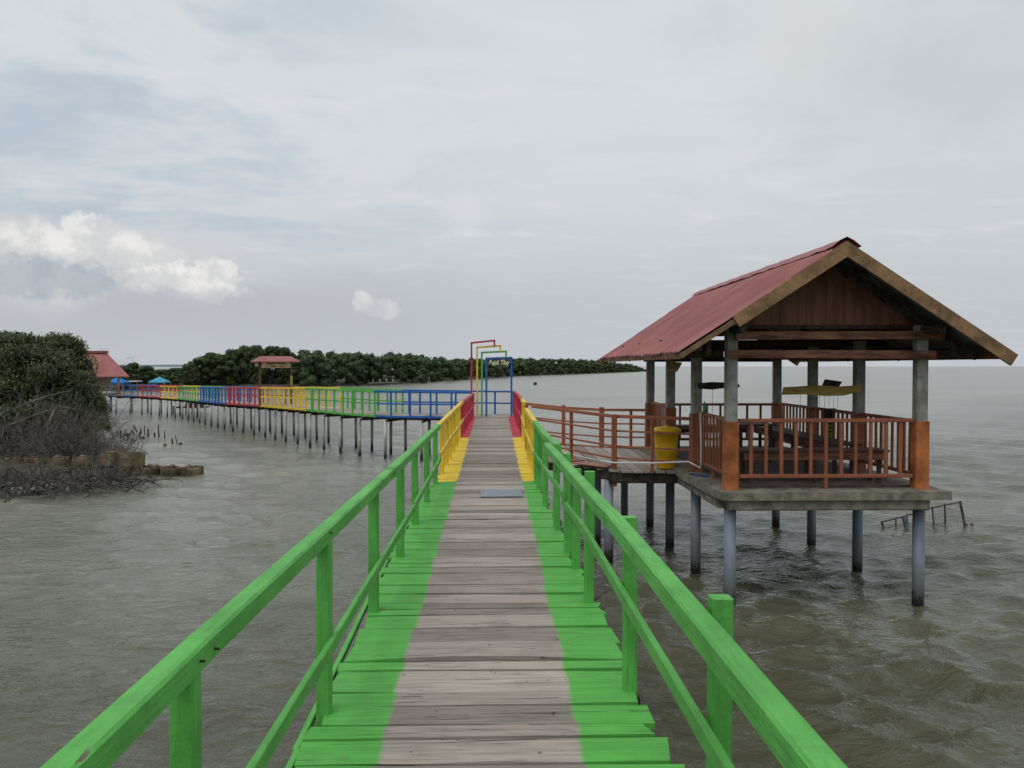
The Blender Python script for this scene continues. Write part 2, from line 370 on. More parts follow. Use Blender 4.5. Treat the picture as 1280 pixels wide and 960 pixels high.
# ------------------------------------------------------------------ water
def make_water():
    m, t, b, P = newmat('murky_water')
    n1 = t.noise(t.scale(P, (1, 1.7, 1)), 4.2, 4, .6, .5); n2 = t.noise(t.scale(P, (1, 1.3, 1)), 11, 3, .6, .3); n3 = t.noise(t.scale(P, (.25, 1, 1)), .16, 5, .6)
    far = t.noise(t.scale(P, (.35, 1, 1)), .9, 4, .65)
    ln = t.new('ShaderNodeVectorMath', operation='LENGTH'); t.put(ln.inputs[0], P)
    sp = t.new('ShaderNodeSeparateXYZ'); t.put(sp.inputs[0], P)
    cc = t.mix(t.ramp(n3, .35, .65), (.056, .057, .032), (.092, .091, .058))
    silt_sheen = t.ramp(t.math('ADD', t.math('MULTIPLY', sp.outputs[0], -.55), t.math('MULTIPLY', sp.outputs[1], .5)), 1, 15)   # paler leftward and far off: murk plus sky reflection put into the colour
    cc = t.mix(silt_sheen, cc, t.mix(t.ramp(n3, .35, .65), (.165, .164, .132), (.225, .222, .185)))
    t.put(b.inputs['Base Color'], cc); b.inputs['IOR'].default_value = 1.33
    t.put(b.inputs['Roughness'], t.ramp(ln.outputs['Value'], 5, 90, .07, .22))
    h = t.math('ADD', t.math('MULTIPLY', n1, .050), t.math('MULTIPLY', n2, .010))
    h = t.math('ADD', h, t.math('MULTIPLY', far, .09))
    bump(t, b, h, 1.0, 1.0)
    def sector(a0, a1, da):
        return np.arange(a0, a1, da)
    ang = np.radians(np.concatenate([sector(-44, 44, .22), sector(44, 316, 4)]))
    rs = [.8]
    while rs[-1] < 160: rs.append(rs[-1] * 1.0072)
    while rs[-1] < 42000: rs.append(rs[-1] * 1.12)
    rs = np.array(rs); A_, R_ = np.meshgrid(ang, rs)
    X = np.sin(A_) * R_; Y = np.cos(A_) * R_; Z = np.zeros_like(X)
    cell = np.maximum(np.gradient(rs)[:, None], R_ * np.radians(.22)); back = (A_ > math.radians(43.9)) | (A_ < math.radians(-43.9))
    r2 = np.random.default_rng(5)
    for i in range(46):
        lam = .30 * (7.0 ** r2.random()) ; th = r2.normal(math.radians(72), .55); kx = math.cos(th) * 2 * math.pi / lam; ky = math.sin(th) * 2 * math.pi / lam
        a = (.0092 if lam < .9 else .0068) * lam * (1.0 if lam < 1.2 else .7) * (.5 + r2.random())
        wgt = np.clip((lam / cell - 3) / 4, 0, 1) * (~back)
        ph = r2.random() * 6.28 + .8 * np.sin(.31 * X + i) + .8 * np.sin(.27 * Y + 2 * i)
        s = np.sin(kx * X + ky * Y + ph); Z += a * wgt * (s + .42 * s * s)
    calm = .85 + .15 * np.clip((X + 8) / 12, 0, 1)       # sheltered on the shore side
    Z *= calm * (.75 + .35 * np.sin(.21 * X + .9) * np.sin(.17 * Y + .3))
    n, k = A_.shape; V = np.stack([X, Y, Z], -1).reshape(-1, 3)
    i, j = np.meshgrid(np.arange(n - 1), np.arange(k), indexing='ij'); j2 = (j + 1) % k
    Q = np.stack([i * k + j, i * k + j2, (i + 1) * k + j2, (i + 1) * k + j], -1).reshape(-1, 4)
    me = mesh_np('water', V, Q[:, ::-1], m, smooth=True)
    c = len(V)
    o = obj('water', me); tag(o, kind='structure'); return o
make_water()
sb = MB(); sb.add([(-300, -60, -1.2), (300, -60, -1.2), (300, 300, -1.2), (-300, 300, -1.2)], [(0, 1, 2, 3)])
tag(sb.build('seabed', M_rubble), kind='structure')

# ------------------------------------------------------------------ deck planks
def plank_strip(mb, ptL, ptR, width, z, thick, color, latf, rnd, jag=.004, seg=6, warp=0, tilt=0):
    """one board laid across: ptL, ptR are the end centres of the board (x, y)"""
    L = Vector((*ptL, 0)); Rr = Vector((*ptR, 0)); d = (Rr - L); ln = d.length; d.normalize(); n = Vector((-d.y, d.x, 0))
    vs = []; lat = []
    skewL = random.uniform(-.012, .012); skewR = random.uniform(-.02, .02)
    for i in range(seg + 1):
        f = i / seg; base = L.lerp(Rr, f)
        e0 = -width / 2 + random.uniform(-jag, jag) + warp * .035 * math.sin(math.pi * f) ** 2; e1 = width / 2 + random.uniform(-jag, jag)
        sk0 = (skewL if i == 0 else 0) + (skewR if i == seg else 0)
        zz = z + tilt * (f - .5) + warp * .012 * math.sin(math.pi * f)
        for e, dz in ((e0, 0), (e1, 0), (e1, -thick), (e0, -thick)):
            p = base + n * e + d * (sk0 * (1 if e > 0 else -1)); vs.append((p.x, p.y, zz + dz)); lat.append(latf(p, f))
    fs = []
    for i in range(seg):
        a = i * 4; q = a + 4
        fs += [(a, q, q + 1, a + 1), (a + 1, q + 1, q + 2, a + 2), (a + 2, q + 2, q + 3, a + 3), (a + 3, q + 3, q, a)]
    fs += [(0, 1, 2, 3), (seg * 4 + 3, seg * 4 + 2, seg * 4 + 1, seg * 4)]
    mb.add(vs, fs, rnd=rnd, lat=lat, pcol=color)

DZ = 1.4
# ------------------------------------------------------------------ the straight boardwalk
walk = empty('boardwalk', (0, 0, 0))
tag(walk, 'straight plank boardwalk in the foreground with green, yellow and red painted edges', 'boardwalk')
def edge_x(y, side):
    f = min(max((y - 3) / 22.4, 0), 1)
    if side < 0: return np.interp(y, [0, 3.5, 7, 11, 18, 25.4], [-.77, -.79, -.85, -.79, -.72, -.62])
    return np.interp(y, [0, 3.5, 6, 9, 11, 18, 25.4], [.72, .72, .71, .66, .66, .69, .73])
mb = MB(); y = -1.2; k = 0
while y < 25.45:
    w = random.choice([.13, .17, .2, .22, .25, .28]) if y < 9 else random.uniform(.15, .27)
    yc = y + w / 2
    c = GREEN if yc < 11.1 else (YELLOW if yc < 18.0 else RED)
    a = edge_x(yc, -1) + random.uniform(-.03, .025); b_ = edge_x(yc, 1) + random.uniform(-.045, .04)
    if 2.9 < yc < 3.3 and not k: b_ = .83; k = 1
    warp = 1 if 4.45 < yc < 4.62 else (.5 if random.random() < .06 else 0)
    plank_strip(mb, (a, yc + random.uniform(-.008, .008)), (b_, yc + random.uniform(-.02, .02)), w - random.uniform(.010, .022), DZ + random.uniform(-.004, .004), .03,
                c, lambda p, f: (p.x + .055) / (.425 + .006 * (p.y - 3)) if p.x > -.055 else (p.x + .055) / (.41 + .0025 * (p.y - 3)), random.random(), warp=warp, tilt=random.uniform(-.006, .006), seg=8)
    y += w
tag(mb.build('deck', M_deck, walk), 'grey weathered cross planks with painted edges')
mb = MB()
for x in (-.5, 0, .5): mb.beam((x, -1.2, DZ - .09), (x, 25.4, DZ - .09), .07, .11)
for yy in np.arange(-.6, 25.5, 2.4): mb.beam((-.8, yy, DZ - .19), (.78, yy, DZ - .19), .09, .09)
mb.build('stringer', M_darkwood, walk)
for yy in np.arange(-.6, 25.5, 2.4):
    for x in (-.6, .58):
        MB().tube([(x, yy, -1.1), (x, yy, DZ - .24)], .065, 12).build('pile', M_pile, walk, True)
# junk timber under the right edge
mb = MB(); mb.beam((.7, 5.0, 1.05), (.92, 6.6, 1.1), .03, .03); mb.beam((.55, 6.4, .95), (.98, 7.0, 1.02), .08, .02); mb.beam((.66, 7.7, 1.0), (1.0, 9.6, 1.15), .03, .03)
mb.build('loose_brace', M_floor, walk)
mb = MB(); mb.box((.115, 10.0, DZ + .012), (.52, .56, .006), rz=.02); mb.build('cover_plate', M_metal, walk)

def make_rail(parent, name, color, segs, posts, mids, label, axis='y', rail=(.07, .075), mid=(.028, .06), post=(.065, .065), low=None, hand='railing'):
    """segs/mids: list of (p0, p1) timbers; posts: (x, y, z0, z1)"""
    mb = MB()
    for p0, p1 in segs:
        g = (Vector(p1) - Vector(p0)).normalized() * .003; h0 = random.uniform(-.004, .004); o = Vector((h0, 0, h0 * .6))
        mb.beam(Vector(p0) + g + o, Vector(p1) - g + o, rail[0], rail[1])
    r = tag(mb.build('railing', PAINT[color + axis], parent), label)
    if mids:
        mb = MB()
        for p0, p1 in mids: mb.beam(p0, p1, mid[0], mid[1])
        mb.build('middle_rail', PAINT[color + axis], r)
    if low:
        mb = MB()
        for p0, p1 in low: mb.beam(p0, p1, .03, .035)
        mb.build('bottom_rail', PAINT[color + axis], r)
    for x, y, z0, z1 in posts:
        lean = random.uniform(-.012, .012)
        MB().beam((x, y, z0), (x + lean, y + random.uniform(-.01, .01), z1), post[0], post[1], up=(0, 1, 0)).build('post', PAINT[color + 'z'], r)
    return r
rz = lambda y: float(np.interp(y, [0, 3.5, 11, 18, 25.4], [2.27, 2.27, 2.205, 2.22, 2.15])) - .0375     # rail centre
rzt = lambda y: rz(y)
lx = lambda y: float(np.interp(y, [0, 1.45, 2.13, 3.5, 11, 18, 25.4], [-.80, -.79, -.795, -.755, -.745, -.68, -.585]))
# left green
ys = [-.6, 2.16, 5.9, 8.6, 11.05]
segs = [((lx(a), a, rz(a)), (lx(b), b, rz(b))) for a, b in zip(ys, ys[1:])]
mids = [((lx(a) + .03, a, z0), (lx(b) + .03, b, z1)) for a, b, z0, z1 in ((-.6, 3.35, 1.76, 1.745), (3.28, 7.4, 1.735, 1.70), (7.4, 11.05, 1.71, 1.72))]
posts = [(-.80, yy, DZ - .12, rz(yy) - .035) for yy in (.6, 2.10)] + [(-.775, yy, DZ - .14, rz(yy) - .035) for yy in (3.68, 5.22, 6.72, 8.1, 9.45, 10.9)]
low = [((-.83, -.6, 1.33), (-.83, 3.4, 1.35)), ((-.84, 3.4, 1.35), (-.89, 7.2, 1.36)), ((-.89, 7.2, 1.36), (-.82, 11.0, 1.36))]
make_rail(walk, 'l', 'green', segs, posts, mids, 'green railing on the left side of the near boardwalk', low=low)
# left yellow
ys = [11.05, 14.5, 18.0]
segs = [((lx(a), a, rz(a)), (lx(b), b, rz(b))) for a, b in zip(ys, ys[1:])]
mids = [((lx(a) + .03, a, 1.78), (lx(b) + .03, b, 1.80)) for a, b in zip(ys, ys[1:])]
make_rail(walk, 'l', 'yellow', segs, [(lx(yy) - .01, yy, DZ - .12, rz(yy) - .03) for yy in (11.9, 12.9, 13.8, 14.9, 16.0, 17.0)], mids, 'yellow railing on the left side of the boardwalk')
ys = [18.0, 21.5, 25.3]
segs = [((lx(a), a, rz(a)), (lx(b), b, rz(b))) for a, b in zip(ys, ys[1:])]
mids = [((lx(a) + .03, a, 1.80), (lx(b) + .03, b, 1.78)) for a, b in zip(ys, ys[1:])]
make_rail(walk, 'l', 'red', segs, [(lx(yy) - .01, yy, DZ - .12, rz(yy) - .03) for yy in (18.1, 19.2, 20.3, 21.5, 22.7, 24.0, 25.2)], mids, 'red railing on the left side of the far end of the boardwalk')
# right green: near run ends inside the start of the second run
segs = [((.62, -.6, 2.235), (.60, 4.0, 2.235)), ((.60, 4.0, 2.235), (.54, 7.75, 2.22)), ((.625, 7.55, 2.225), (.61, 9.2, 2.20)), ((.61, 9.2, 2.20), (.60, 11.0, 2.215))]
mids = [((.63, -.6, 1.93), (.615, 5.35, 1.91)), ((.645, 5.1, 1.88), (.63, 7.1, 1.80)), ((.61, 6.8, 1.90), (.58, 11.0, 1.80))]
posts = [(.685, .9, DZ - .14, 2.30), (.685, 2.39, DZ - .14, 2.30), (.68, 3.9, DZ - .14, 2.26), (.655, 5.38, DZ - .14, 2.29), (.665, 6.3, DZ - .12, 2.19), (.655, 6.85, DZ - .12, 2.25), (.63, 7.75, DZ - .12, 2.26), (.615, 9.2, DZ - .12, 2.19), (.61, 10.4, DZ - .1, 2.19), (.605, 10.9, DZ - .1, 2.19)]
make_rail(walk, 'r', 'green', segs, posts, mids, 'green railing on the right side of the near boardwalk', rail=(.072, .08))
segs = [((.60, 11.05, 2.215), (.59, 12.6, 2.235)), ((.59, 12.6, 2.235), (.595, 13.9, 2.24))]
make_rail(walk, 'r', 'yellow', segs, [(.635, yy, DZ - .1, 2.2) for yy in (11.2, 11.8, 12.5, 13.2, 13.85)], [((.575, 11.0, 1.80), (.58, 13.95, 1.88))], 'short yellow railing on the right before the pavilion entrance')
segs = [((.66, 16.0, 2.25), (.67, 18.0, 2.245))]
make_rail(walk, 'r', 'yellow', segs, [(.69, yy, DZ - .1, 2.21) for yy in (16.1, 17.0, 17.9)], [((.65, 15.9, 1.80), (.66, 18.0, 1.86))], 'yellow railing on the right beyond the pavilion entrance')
segs = [((.67, 18.0, 2.25), (.69, 21.8, 2.24)), ((.69, 21.8, 2.24), (.72, 25.3, 2.19))]
make_rail(walk, 'r', 'red', segs, [(.70, yy, DZ - .1, 2.20) for yy in (18.1, 19.3, 20.6, 21.9, 23.3, 25.2)], [((.66, 18.0, 1.86), (.71, 25.3, 1.80))], 'red railing on the right side of the far end of the boardwalk')
# nail heads / old bolts on the near rails
M_nail = mat_rough('rusty_nail', (.05, .03, .02), .3, 9, .7, .3)
for (x, yy, z) in ((.567, 3.93, 2.24), (.563, 4.06, 2.225), (.585, 2.4, 2.235), (.585, .93, 2.235), (.543, 5.4, 2.23), (-.735, 3.68, 2.235), (-.752, 2.2, 2.225), (-.748, 2.08, 2.235), (-.725, 5.2, 2.215)):
    sg_ = 1 if x < 0 else -1; MB().tube([(x - .01 * sg_, yy, z), (x + .003 * sg_, yy, z)], .0038, 8).build('nail', M_nail, walk)

# ------------------------------------------------------------------ the curved far boardwalk
curve = empty('curved_boardwalk', (-.6, 25.4, 0))
tag(curve, 'curving multicoloured boardwalk on thin pale piles leading left to the shore', 'boardwalk')
ctrl = [(600, None), (471, 575), (410, 565), (385, 559.5), (327, 546), (284, 538.5), (250, 529.5), (225, 523.5), (202, 520.5), (178, 517.8), (155, 516.6), (131, 516)]
near = [Vector((-.62, 25.35, 1.4))]
for px, py in ctrl[1:]:
    p = U(px, py, 0); p.z = float(np.interp(p.y, [25, 30, 34.5, 38, 43, 50], [1.42, 1.42, 1.34, 1.28, 1.2, 1.15])); near.append(p)
def resample(pts, step):
    P = np.array([tuple(p) for p in pts]); s = np.concatenate([[0], np.cumsum(np.linalg.norm(np.diff(P[:, :2], axis=0), axis=1))])
    ss = np.arange(0, s[-1], step); Q = np.stack([np.interp(ss, s, P[:, i]) for i in range(3)], 1)
    K = int(2.0 / step); ker = np.hanning(2 * K + 1); ker /= ker.sum()
    Qp = np.concatenate([2 * Q[0] - Q[1:K + 1][::-1], Q, 2 * Q[-1] - Q[-K - 1:-1][::-1]])
    Qs = np.stack([np.convolve(Qp[:, i], ker, 'valid') for i in range(3)], 1); return Qs, s
NE, sctrl = resample(near, .1)
T = np.gradient(NE[:, :2], axis=0); T /= np.linalg.norm(T, axis=1)[:, None]
Nn = np.stack([T[:, 1], -T[:, 0]], 1)          # right-hand normal when walking left = away from camera
if Nn[5, 1] < 0: Nn = -Nn
FE = NE.copy(); FE[:, :2] += Nn * 1.38
FE[:, 1] = np.maximum(FE[:, 1], 25.4)
SL = np.arange(len(NE)) * .1
def at(E, s):
    return Vector(tuple(np.interp(s, SL, E[:, i]) for i in range(3)))
pxs = [600] + [c[0] for c in ctrl[1:]]
def s_of(px): return float(np.interp(-px, [-q for q in pxs], sctrl))
bounds = [(600, 466, 'blue'), (466, 383, 'green'), (383, 326, 'yellow'), (326, 282, 'red'), (282, 248, 'blue'), (248, 222, 'green'), (222, 201, 'yellow'), (201, 173, 'red'), (173, 156, 'blue'), (156, 131, 'faded')]
names = {0: 'next to the arches', 1: 'beside the arches end', 2: 'right of the roofed sign', 3: 'left of the roofed sign', 4: 'in the bend', 5: 'beyond the bend', 6: 'far left', 7: 'near the hut', 8: 'next to the hut', 9: 'at the hut'}
S_END = SL[-1]
mb = MB()
# landing between straight deck and the curve
yy = 25.45
while yy < 26.85:
    plank_strip(mb, (-.6, yy + .08), (.74, yy + .08), .155, 1.4, .03, BLUE, lambda p, f: (p.x) / .6 * .8, random.random(), seg=2); yy += .16
s = .0
while s < S_END - .2:
    a = at(NE, s + .09); b = at(FE, s + .09)
    cidx = next((c for (p0, p1, c) in bounds if s_of(p0) <= s < s_of(p1)), 'faded')
    plank_strip(mb, (a.x, a.y), (b.x, b.y), .172 if s < 3 else .17, a.z, .03, COLS[cidx], lambda p, f: (f - .5) * 2 / .86, random.random(), seg=2, tilt=0); s += .18
mb.build('deck', M_deck, curve)
mb = MB()
for off in (.12, 1.25):
    for s in np.arange(0, S_END - 1.3, 1.25):
        pa, pb = [at(NE, q) + Vector((*(np.array([np.interp(q, SL, Nn[:, 0]), np.interp(q, SL, Nn[:, 1])]) * off), -.085)) for q in (s, s + 1.26)]
        mb.beam(pa, pb, .05, .10)
for s in np.arange(.35, S_END, 1.25):
    a = at(NE, s); b = at(FE, s); mb.beam((a.x, a.y, a.z - .17), (b.x, b.y, a.z - .17), .06, .07)
mb.build('stringer', M_darkwood, curve)
for s in np.arange(.35, S_END, 1.3):
    for E in (NE, FE):
        a = at(NE, s); q = at(E, s); o = .06 if E is NE else -.06
        c2 = at(FE, s); dv = (c2 - a).normalized() * o; l = Vector((random.uniform(-.03, .03), random.uniform(-.03, .03), 0))
        MB().tube([(q.x + dv.x + l.x, q.y + dv.y + l.y, -1.1), (q.x + dv.x, q.y + dv.y, a.z - .2)], .05, 8).build('pile', M_pile, curve, True)
# railings: posts as sub-parts of their run (first 100), the remaining ones merged
npost = 0; rest = {}
def hz(s_):
    y = at(NE, s_).y; return float(np.interp(y, [25, 28, 34, 40, 48], [.77, .77, .74, .71, .64]))
for side, E in (('near', NE), ('far', FE)):
    for bi, (p0, p1, c) in enumerate(bounds):
        a, b = s_of(p0), min(s_of(p1), S_END - .15)
        if side == 'far' and bi == 0: a = .75
        n = max(1, round((b - a) / .62)); st = (b - a) / n; mbr = MB(); mbm = MB(); mbl = MB(); pts = [at(E, a + i * st) for i in range(n + 1)]; hs = [hz(a + i * st) for i in range(n + 1)]
        up = lambda p, h: Vector((p.x, p.y, p.z + h))
        for i in range(n):
            mbr.beam(up(pts[i], hs[i]), up(pts[i + 1], hs[i + 1]), .07, .07)
            mbm.beam(up(pts[i], hs[i] * .5), up(pts[i + 1], hs[i + 1] * .5), .025, .05); mbl.beam(up(pts[i], -.03), up(pts[i + 1], -.03), .03, .07)
        if side == 'far' and bi == 0:
            c0 = Vector((.72, 26.8, 1.4)); mbr.beam(up(c0, .75), up(pts[0], hs[0]), .055, .055); mbm.beam(up(c0, .36), up(pts[0], hs[0] * .5), .025, .05)
            mbr.beam(up(c0, .75), (.72, 25.35, 2.15), .055, .055); mbm.beam(up(c0, .36), (.72, 25.35, 1.76), .025, .05)
        cn = 'greyish blue' if c == 'faded' else c
        r = tag(mbr.build('railing', PAINT[c + 'x'], curve), f'{cn} railing on the {side} side of the curve {names[bi]}')
        mbm.build('middle_rail', PAINT[c + 'x'], r); mbl.build('bottom_rail', PAINT[c + 'x'], r)
        plist = [(pts[i], hs[i]) for i in range(n + 1)]
        if bi < 9: plist = plist[:-1] 
        if side == 'far' and bi == 0:
            for q in ((.72, 26.8), (.10, 26.85)): plist.append((Vector((q[0], q[1], 1.4)), .75))
        for p, h in plist:
            big = .10 if random.random() < .2 else .062
            if bi < 5:
                MB().beam((p.x, p.y, p.z - .08), (p.x, p.y, p.z + h - .02), big, .045, up=(0, 1, 0)).build('post', PAINT[c + 'z'], r); npost += 1
            else: rest.setdefault(c, MB()).beam((p.x, p.y, p.z - .08), (p.x, p.y, p.z + h - .02), .045, .045, up=(0, 1, 0))
for c, m_ in rest.items(): tag(m_.build('post', PAINT[c + 'z'], curve), kind='stuff')
print('curve posts', npost, 'length', S_END)

# ------------------------------------------------------------------ text
def text_mesh(txt, size, mat, name='lettering', shear=0, parent=None, loc=(0, 0, 0), width=None, rz=0, ext=.004, bold=0):
    cu = bpy.data.curves.new(name, 'FONT'); cu.body = txt; cu.size = size; cu.align_x = 'CENTER'; cu.align_y = 'CENTER'; cu.extrude = ext; cu.shear = shear; cu.offset = bold
    o = bpy.data.objects.new(name, cu); col.objects.link(o); dg = bpy.context.evaluated_depsgraph_get()
    me = bpy.data.meshes.new_from_object(o.evaluated_get(dg)); bpy.data.objects.remove(o); bpy.data.curves.remove(cu)
    V = np.empty(len(me.vertices) * 3); me.vertices.foreach_get('co', V); V = V.reshape(-1, 3)
    if width: V *= [width / (V[:, 0].max() - V[:, 0].min()), 1, 1]
    W = np.stack([V[:, 0], -V[:, 2], V[:, 1]], 1); c, s = math.cos(rz), math.sin(rz)
    W = np.stack([W[:, 0] * c - W[:, 1] * s, W[:, 0] * s + W[:, 1] * c, W[:, 2]], 1) + np.array(loc)
    me.vertices.foreach_set('co', W.astype(np.float32).ravel()); me.materials.clear(); me.materials.append(mat); me.update()
    me.name = name; q = bpy.data.objects.new(name, me); col.objects.link(q)
    if parent: q.parent = parent; q.matrix_parent_inverse = world_inv(parent)
    return q

# ------------------------------------------------------------------ arches
arch = empty('archway', (.2, 25.5, DZ)); tag(arch, 'stepped thin blue, green, yellow and red arches at the end of the boardwalk', 'archway')
YA = 25.55
def W3(px, py): return UY(px, py, YA)
def zf(py): return W3(620, py).z
def frame(c, lx_, rx_, top_l, top_r, rbot, lbot=None, w=.055, dy=0):
    mb = MB(); a = W3(lx_, top_l); b = W3(rx_, top_r); a.y += dy; b.y += dy
    mb.beam((a.x, a.y, DZ), (a.x, a.y, a.z), w, w, up=(0, 1, 0)); mb.beam((b.x, b.y, rbot), (b.x, b.y, b.z), w, w, up=(0, 1, 0))
    mb.beam((a.x - w / 2, a.y, a.z - .0), (b.x + w / 2, b.y, b.z), w, w * 1.05)
    tag(mb.build('arch', PAINT[c + 'z'], arch), f'{c} square arch')
frame('blue', 608, 639.3, 448.2, 447.2, DZ, w=.062)
frame('green', 602.3, 632.5, 440.8, 439.3, zf(447.5), dy=-.07)
frame('yellow', 596.6, 625.2, 434.5, 432.3, zf(440), dy=-.14)
frame('red', 589.6, 618, 429, 425.8, zf(433), dy=-.21)
text_mesh('Bujuk Tiluy', .20, M_pinkl, 'lettering', .25, arch, tuple(W3(623.5, 453.2) + Vector((0, -.03, 0))), .66, ext=.008, bold=.006)

# ------------------------------------------------------------------ roofed sign on the curve
sg = s_of(326); p1 = at(NE, sg); p2 = at(FE, sg)
sign = empty('roofed_sign', tuple(p1)); tag(sign, 'roofed sign gate with small red roof and cream name board standing on the curved boardwalk', 'sign')
c = (p1 + p2) / 2; dx = p2 - p1; dx.z = 0; dl = dx.length; dx.normalize()
for q in (p1, p2): MB().beam((q.x, q.y, p1.z - .1), (q.x, q.y, 3.22), .075, .075, up=(0, 1, 0)).build('post', M_brown, sign)
c2 = Vector((c.x, c.y, 0)); nrm = Vector((-dx.y, dx.x, 0)); 
if nrm.y > 0: nrm = -nrm
mb = MB()
e = dx * (dl / 2 + .28)
for sg_ in (1, -1):
    o1 = nrm * .42 * sg_; vs = [c2 - e + o1 + Vector((0, 0, 3.19)), c2 + e + o1 + Vector((0, 0, 3.19)), c2 + e * .72 + Vector((0, 0, 3.42)), c2 - e * .72 + Vector((0, 0, 3.42))]
    mb.add(vs + [v + Vector((0, 0, .02)) for v in vs], [(0, 1, 2, 3), (4, 7, 6, 5), (0, 4, 5, 1), (1, 5, 6, 2), (2, 6, 7, 3), (3, 7, 4, 0)])
for sg_ in (1, -1):
    vs = [c2 + e * sg_ + nrm * .42 + Vector((0, 0, 3.195)), c2 + e * sg_ - nrm * .42 + Vector((0, 0, 3.195)), c2 + e * sg_ * .72 + Vector((0, 0, 3.425))]
    mb.add(vs, [(0, 1, 2)])
mb.build('roof', M_roof, sign)
ang = math.atan2(dx.y, dx.x); bc = c2 + nrm * .06
mb = MB(); mb.box((bc.x, bc.y, 3.06), (dl - .1, .025, .25), rz=ang); bd = mb.build('board', M_cream, sign)
f = bc + nrm * .02
text_mesh('SELAMAT  DATANG', .09, M_black, 'lettering', 0, bd, (f.x, f.y, 3.12), .82, ang, bold=.003)
text_mesh('DI  TAMAN  WISATA', .09, M_redl, 'lettering', 0, bd, (f.x, f.y, 3.0), .92, ang, bold=.003)
q = p2 + nrm * .05; MB().box((q.x, q.y, p1.z + 1.05), (.10, .02, .42), rz=ang).build('notice', M_ygreen, sign)
MB().box((p1.x - .12, p1.y, 3.08), (.12, .12, .14)).build('lamp', M_cream, sign)

# ------------------------------------------------------------------ pavilion
FZ = 1.5
pav = empty('pavilion', (4.05, 12.1, FZ)); tag(pav, 'open pavilion with red tin roof and orange column bases on grey piles', 'pavilion')
LX, RX = 2.91, 5.25
rows = [9.68, 11.32, 12.97, 14.62]
mb = MB()
# slab with cut corner, edge beam below set back
sx0, sx1, sy0, sy1 = 2.74, 5.50, 9.42, 14.95
out = [(sx0 + .02, sy0), (sx1, sy0 - .02), (sx1, sy1), (sx0, sy1), (sx0 - .06, sy0 + 1.7), (sx0 - .02, sy0 + .25)]
mb.add([(x, y_, FZ) for x, y_ in out] + [(x, y_, FZ - .10) for x, y_ in out], [tuple(range(6)), tuple(range(11, 5, -1))] + [(i, i + 6, (i + 1) % 6 + 6, (i + 1) % 6) for i in range(6)])
for a_, b_ in (((sx0 + .1, sy0 + .13), (sx1 - .24, sy0 + .11)), ((sx0 + .1, sy1 - .12), (sx1 - .2, sy1 - .12)), ((sx0 + .08, sy0 + .23), (sx0 + .06, sy1 - .23)), ((sx1 - .26, sy0 + .23), (sx1 - .26, sy1 - .23))):
    mb.beam((*a_, FZ - .165), (*b_, FZ - .165), .16, .13)
for yy in rows[1:3]: mb.beam((sx0 + .2, yy, FZ - .165), (sx1 - .36, yy, FZ - .165), .15, .12)
mb.build('floor_slab', M_slab, pav)
mb = MB(); x = sx0 + .34
while x < sx1 - .42: mb.box((x + .09, 12.25, FZ + .012), (.172, 4.9, .02)); x += .18
mb.build('floor_boards', M_floor, pav)
TOPZ = 3.42
for xi, X in enumerate((LX, RX)):
    for yi, Y in enumerate(rows):
        top = 3.50 if yi in (0,) else 3.36
        r = random.uniform(-.01, .01)
        MB().beam((X + r, Y, FZ + .02), (X, Y, top), .135, .135, up=(0, 1, 0), ch=.012).build('column', M_conc, pav)
        oc = MB().beam((X + r, Y, FZ - .0), (X + r * .5, Y, 2.33), .165, .165, up=(0, 1, 0), ch=.01)
        oc.build('column_base', M_orange if yi == 0 else M_rust, pav)
        MB().tube([(X, Y, -1.1), (X, Y, FZ - .24)], .072, 14).build('pile', M_pvc, pav, True)
# railings
def baluster_run(p0, p1, n, label, mat=M_rust, top=2.34, bot=1.66, w=.045):
    p0 = Vector(p0); p1 = Vector(p1); mb = MB(); d = p1 - p0
    mb.beam((p0.x, p0.y, top), (p1.x, p1.y, top), .05, .045); mb.beam((p0.x, p0.y, bot), (p1.x, p1.y, bot), .045, .045)
    mb.beam(((p0.x + p1.x) / 2, (p0.y + p1.y) / 2, FZ), ((p0.x + p1.x) / 2, (p0.y + p1.y) / 2, bot), .04, .04, up=(0, 1, 0))
    r = tag(mb.build('railing', M_rusth, pav), label)
    for i in range(n):
        q = p0 + d * ((i + .8) / (n + .6))
        MB().beam((q.x + random.uniform(-.006, .006), q.y, bot + .02), (q.x, q.y, top - .02), w * random.uniform(.8, 1.1), .025, up=(0, 1, 0) if abs(d.x) > abs(d.y) else (1, 0, 0)).build('baluster', M_rust, r)
baluster_run((LX + .1, 9.66, 0), (RX - .1, 9.66, 0), 11, 'railing on the side facing the boardwalk end')
baluster_run((LX + .02, 9.78, 0), (LX + .02, 11.22, 0), 9, 'railing on the left side')
baluster_run((LX, 13.07, 0), (LX, 14.52, 0), 8, 'railing on the left side beyond the entrance')
for a_, b_ in ((0, 1), (1, 2), (2, 3)): baluster_run((RX, rows[a_] + .1, 0), (RX, rows[b_] - .1, 0), 9, 'railing on the seaward side', top=2.32)
baluster_run((LX + .1, 14.62, 0), (RX - .1, 14.62, 0), 8, 'railing on the rear side', top=2.30)
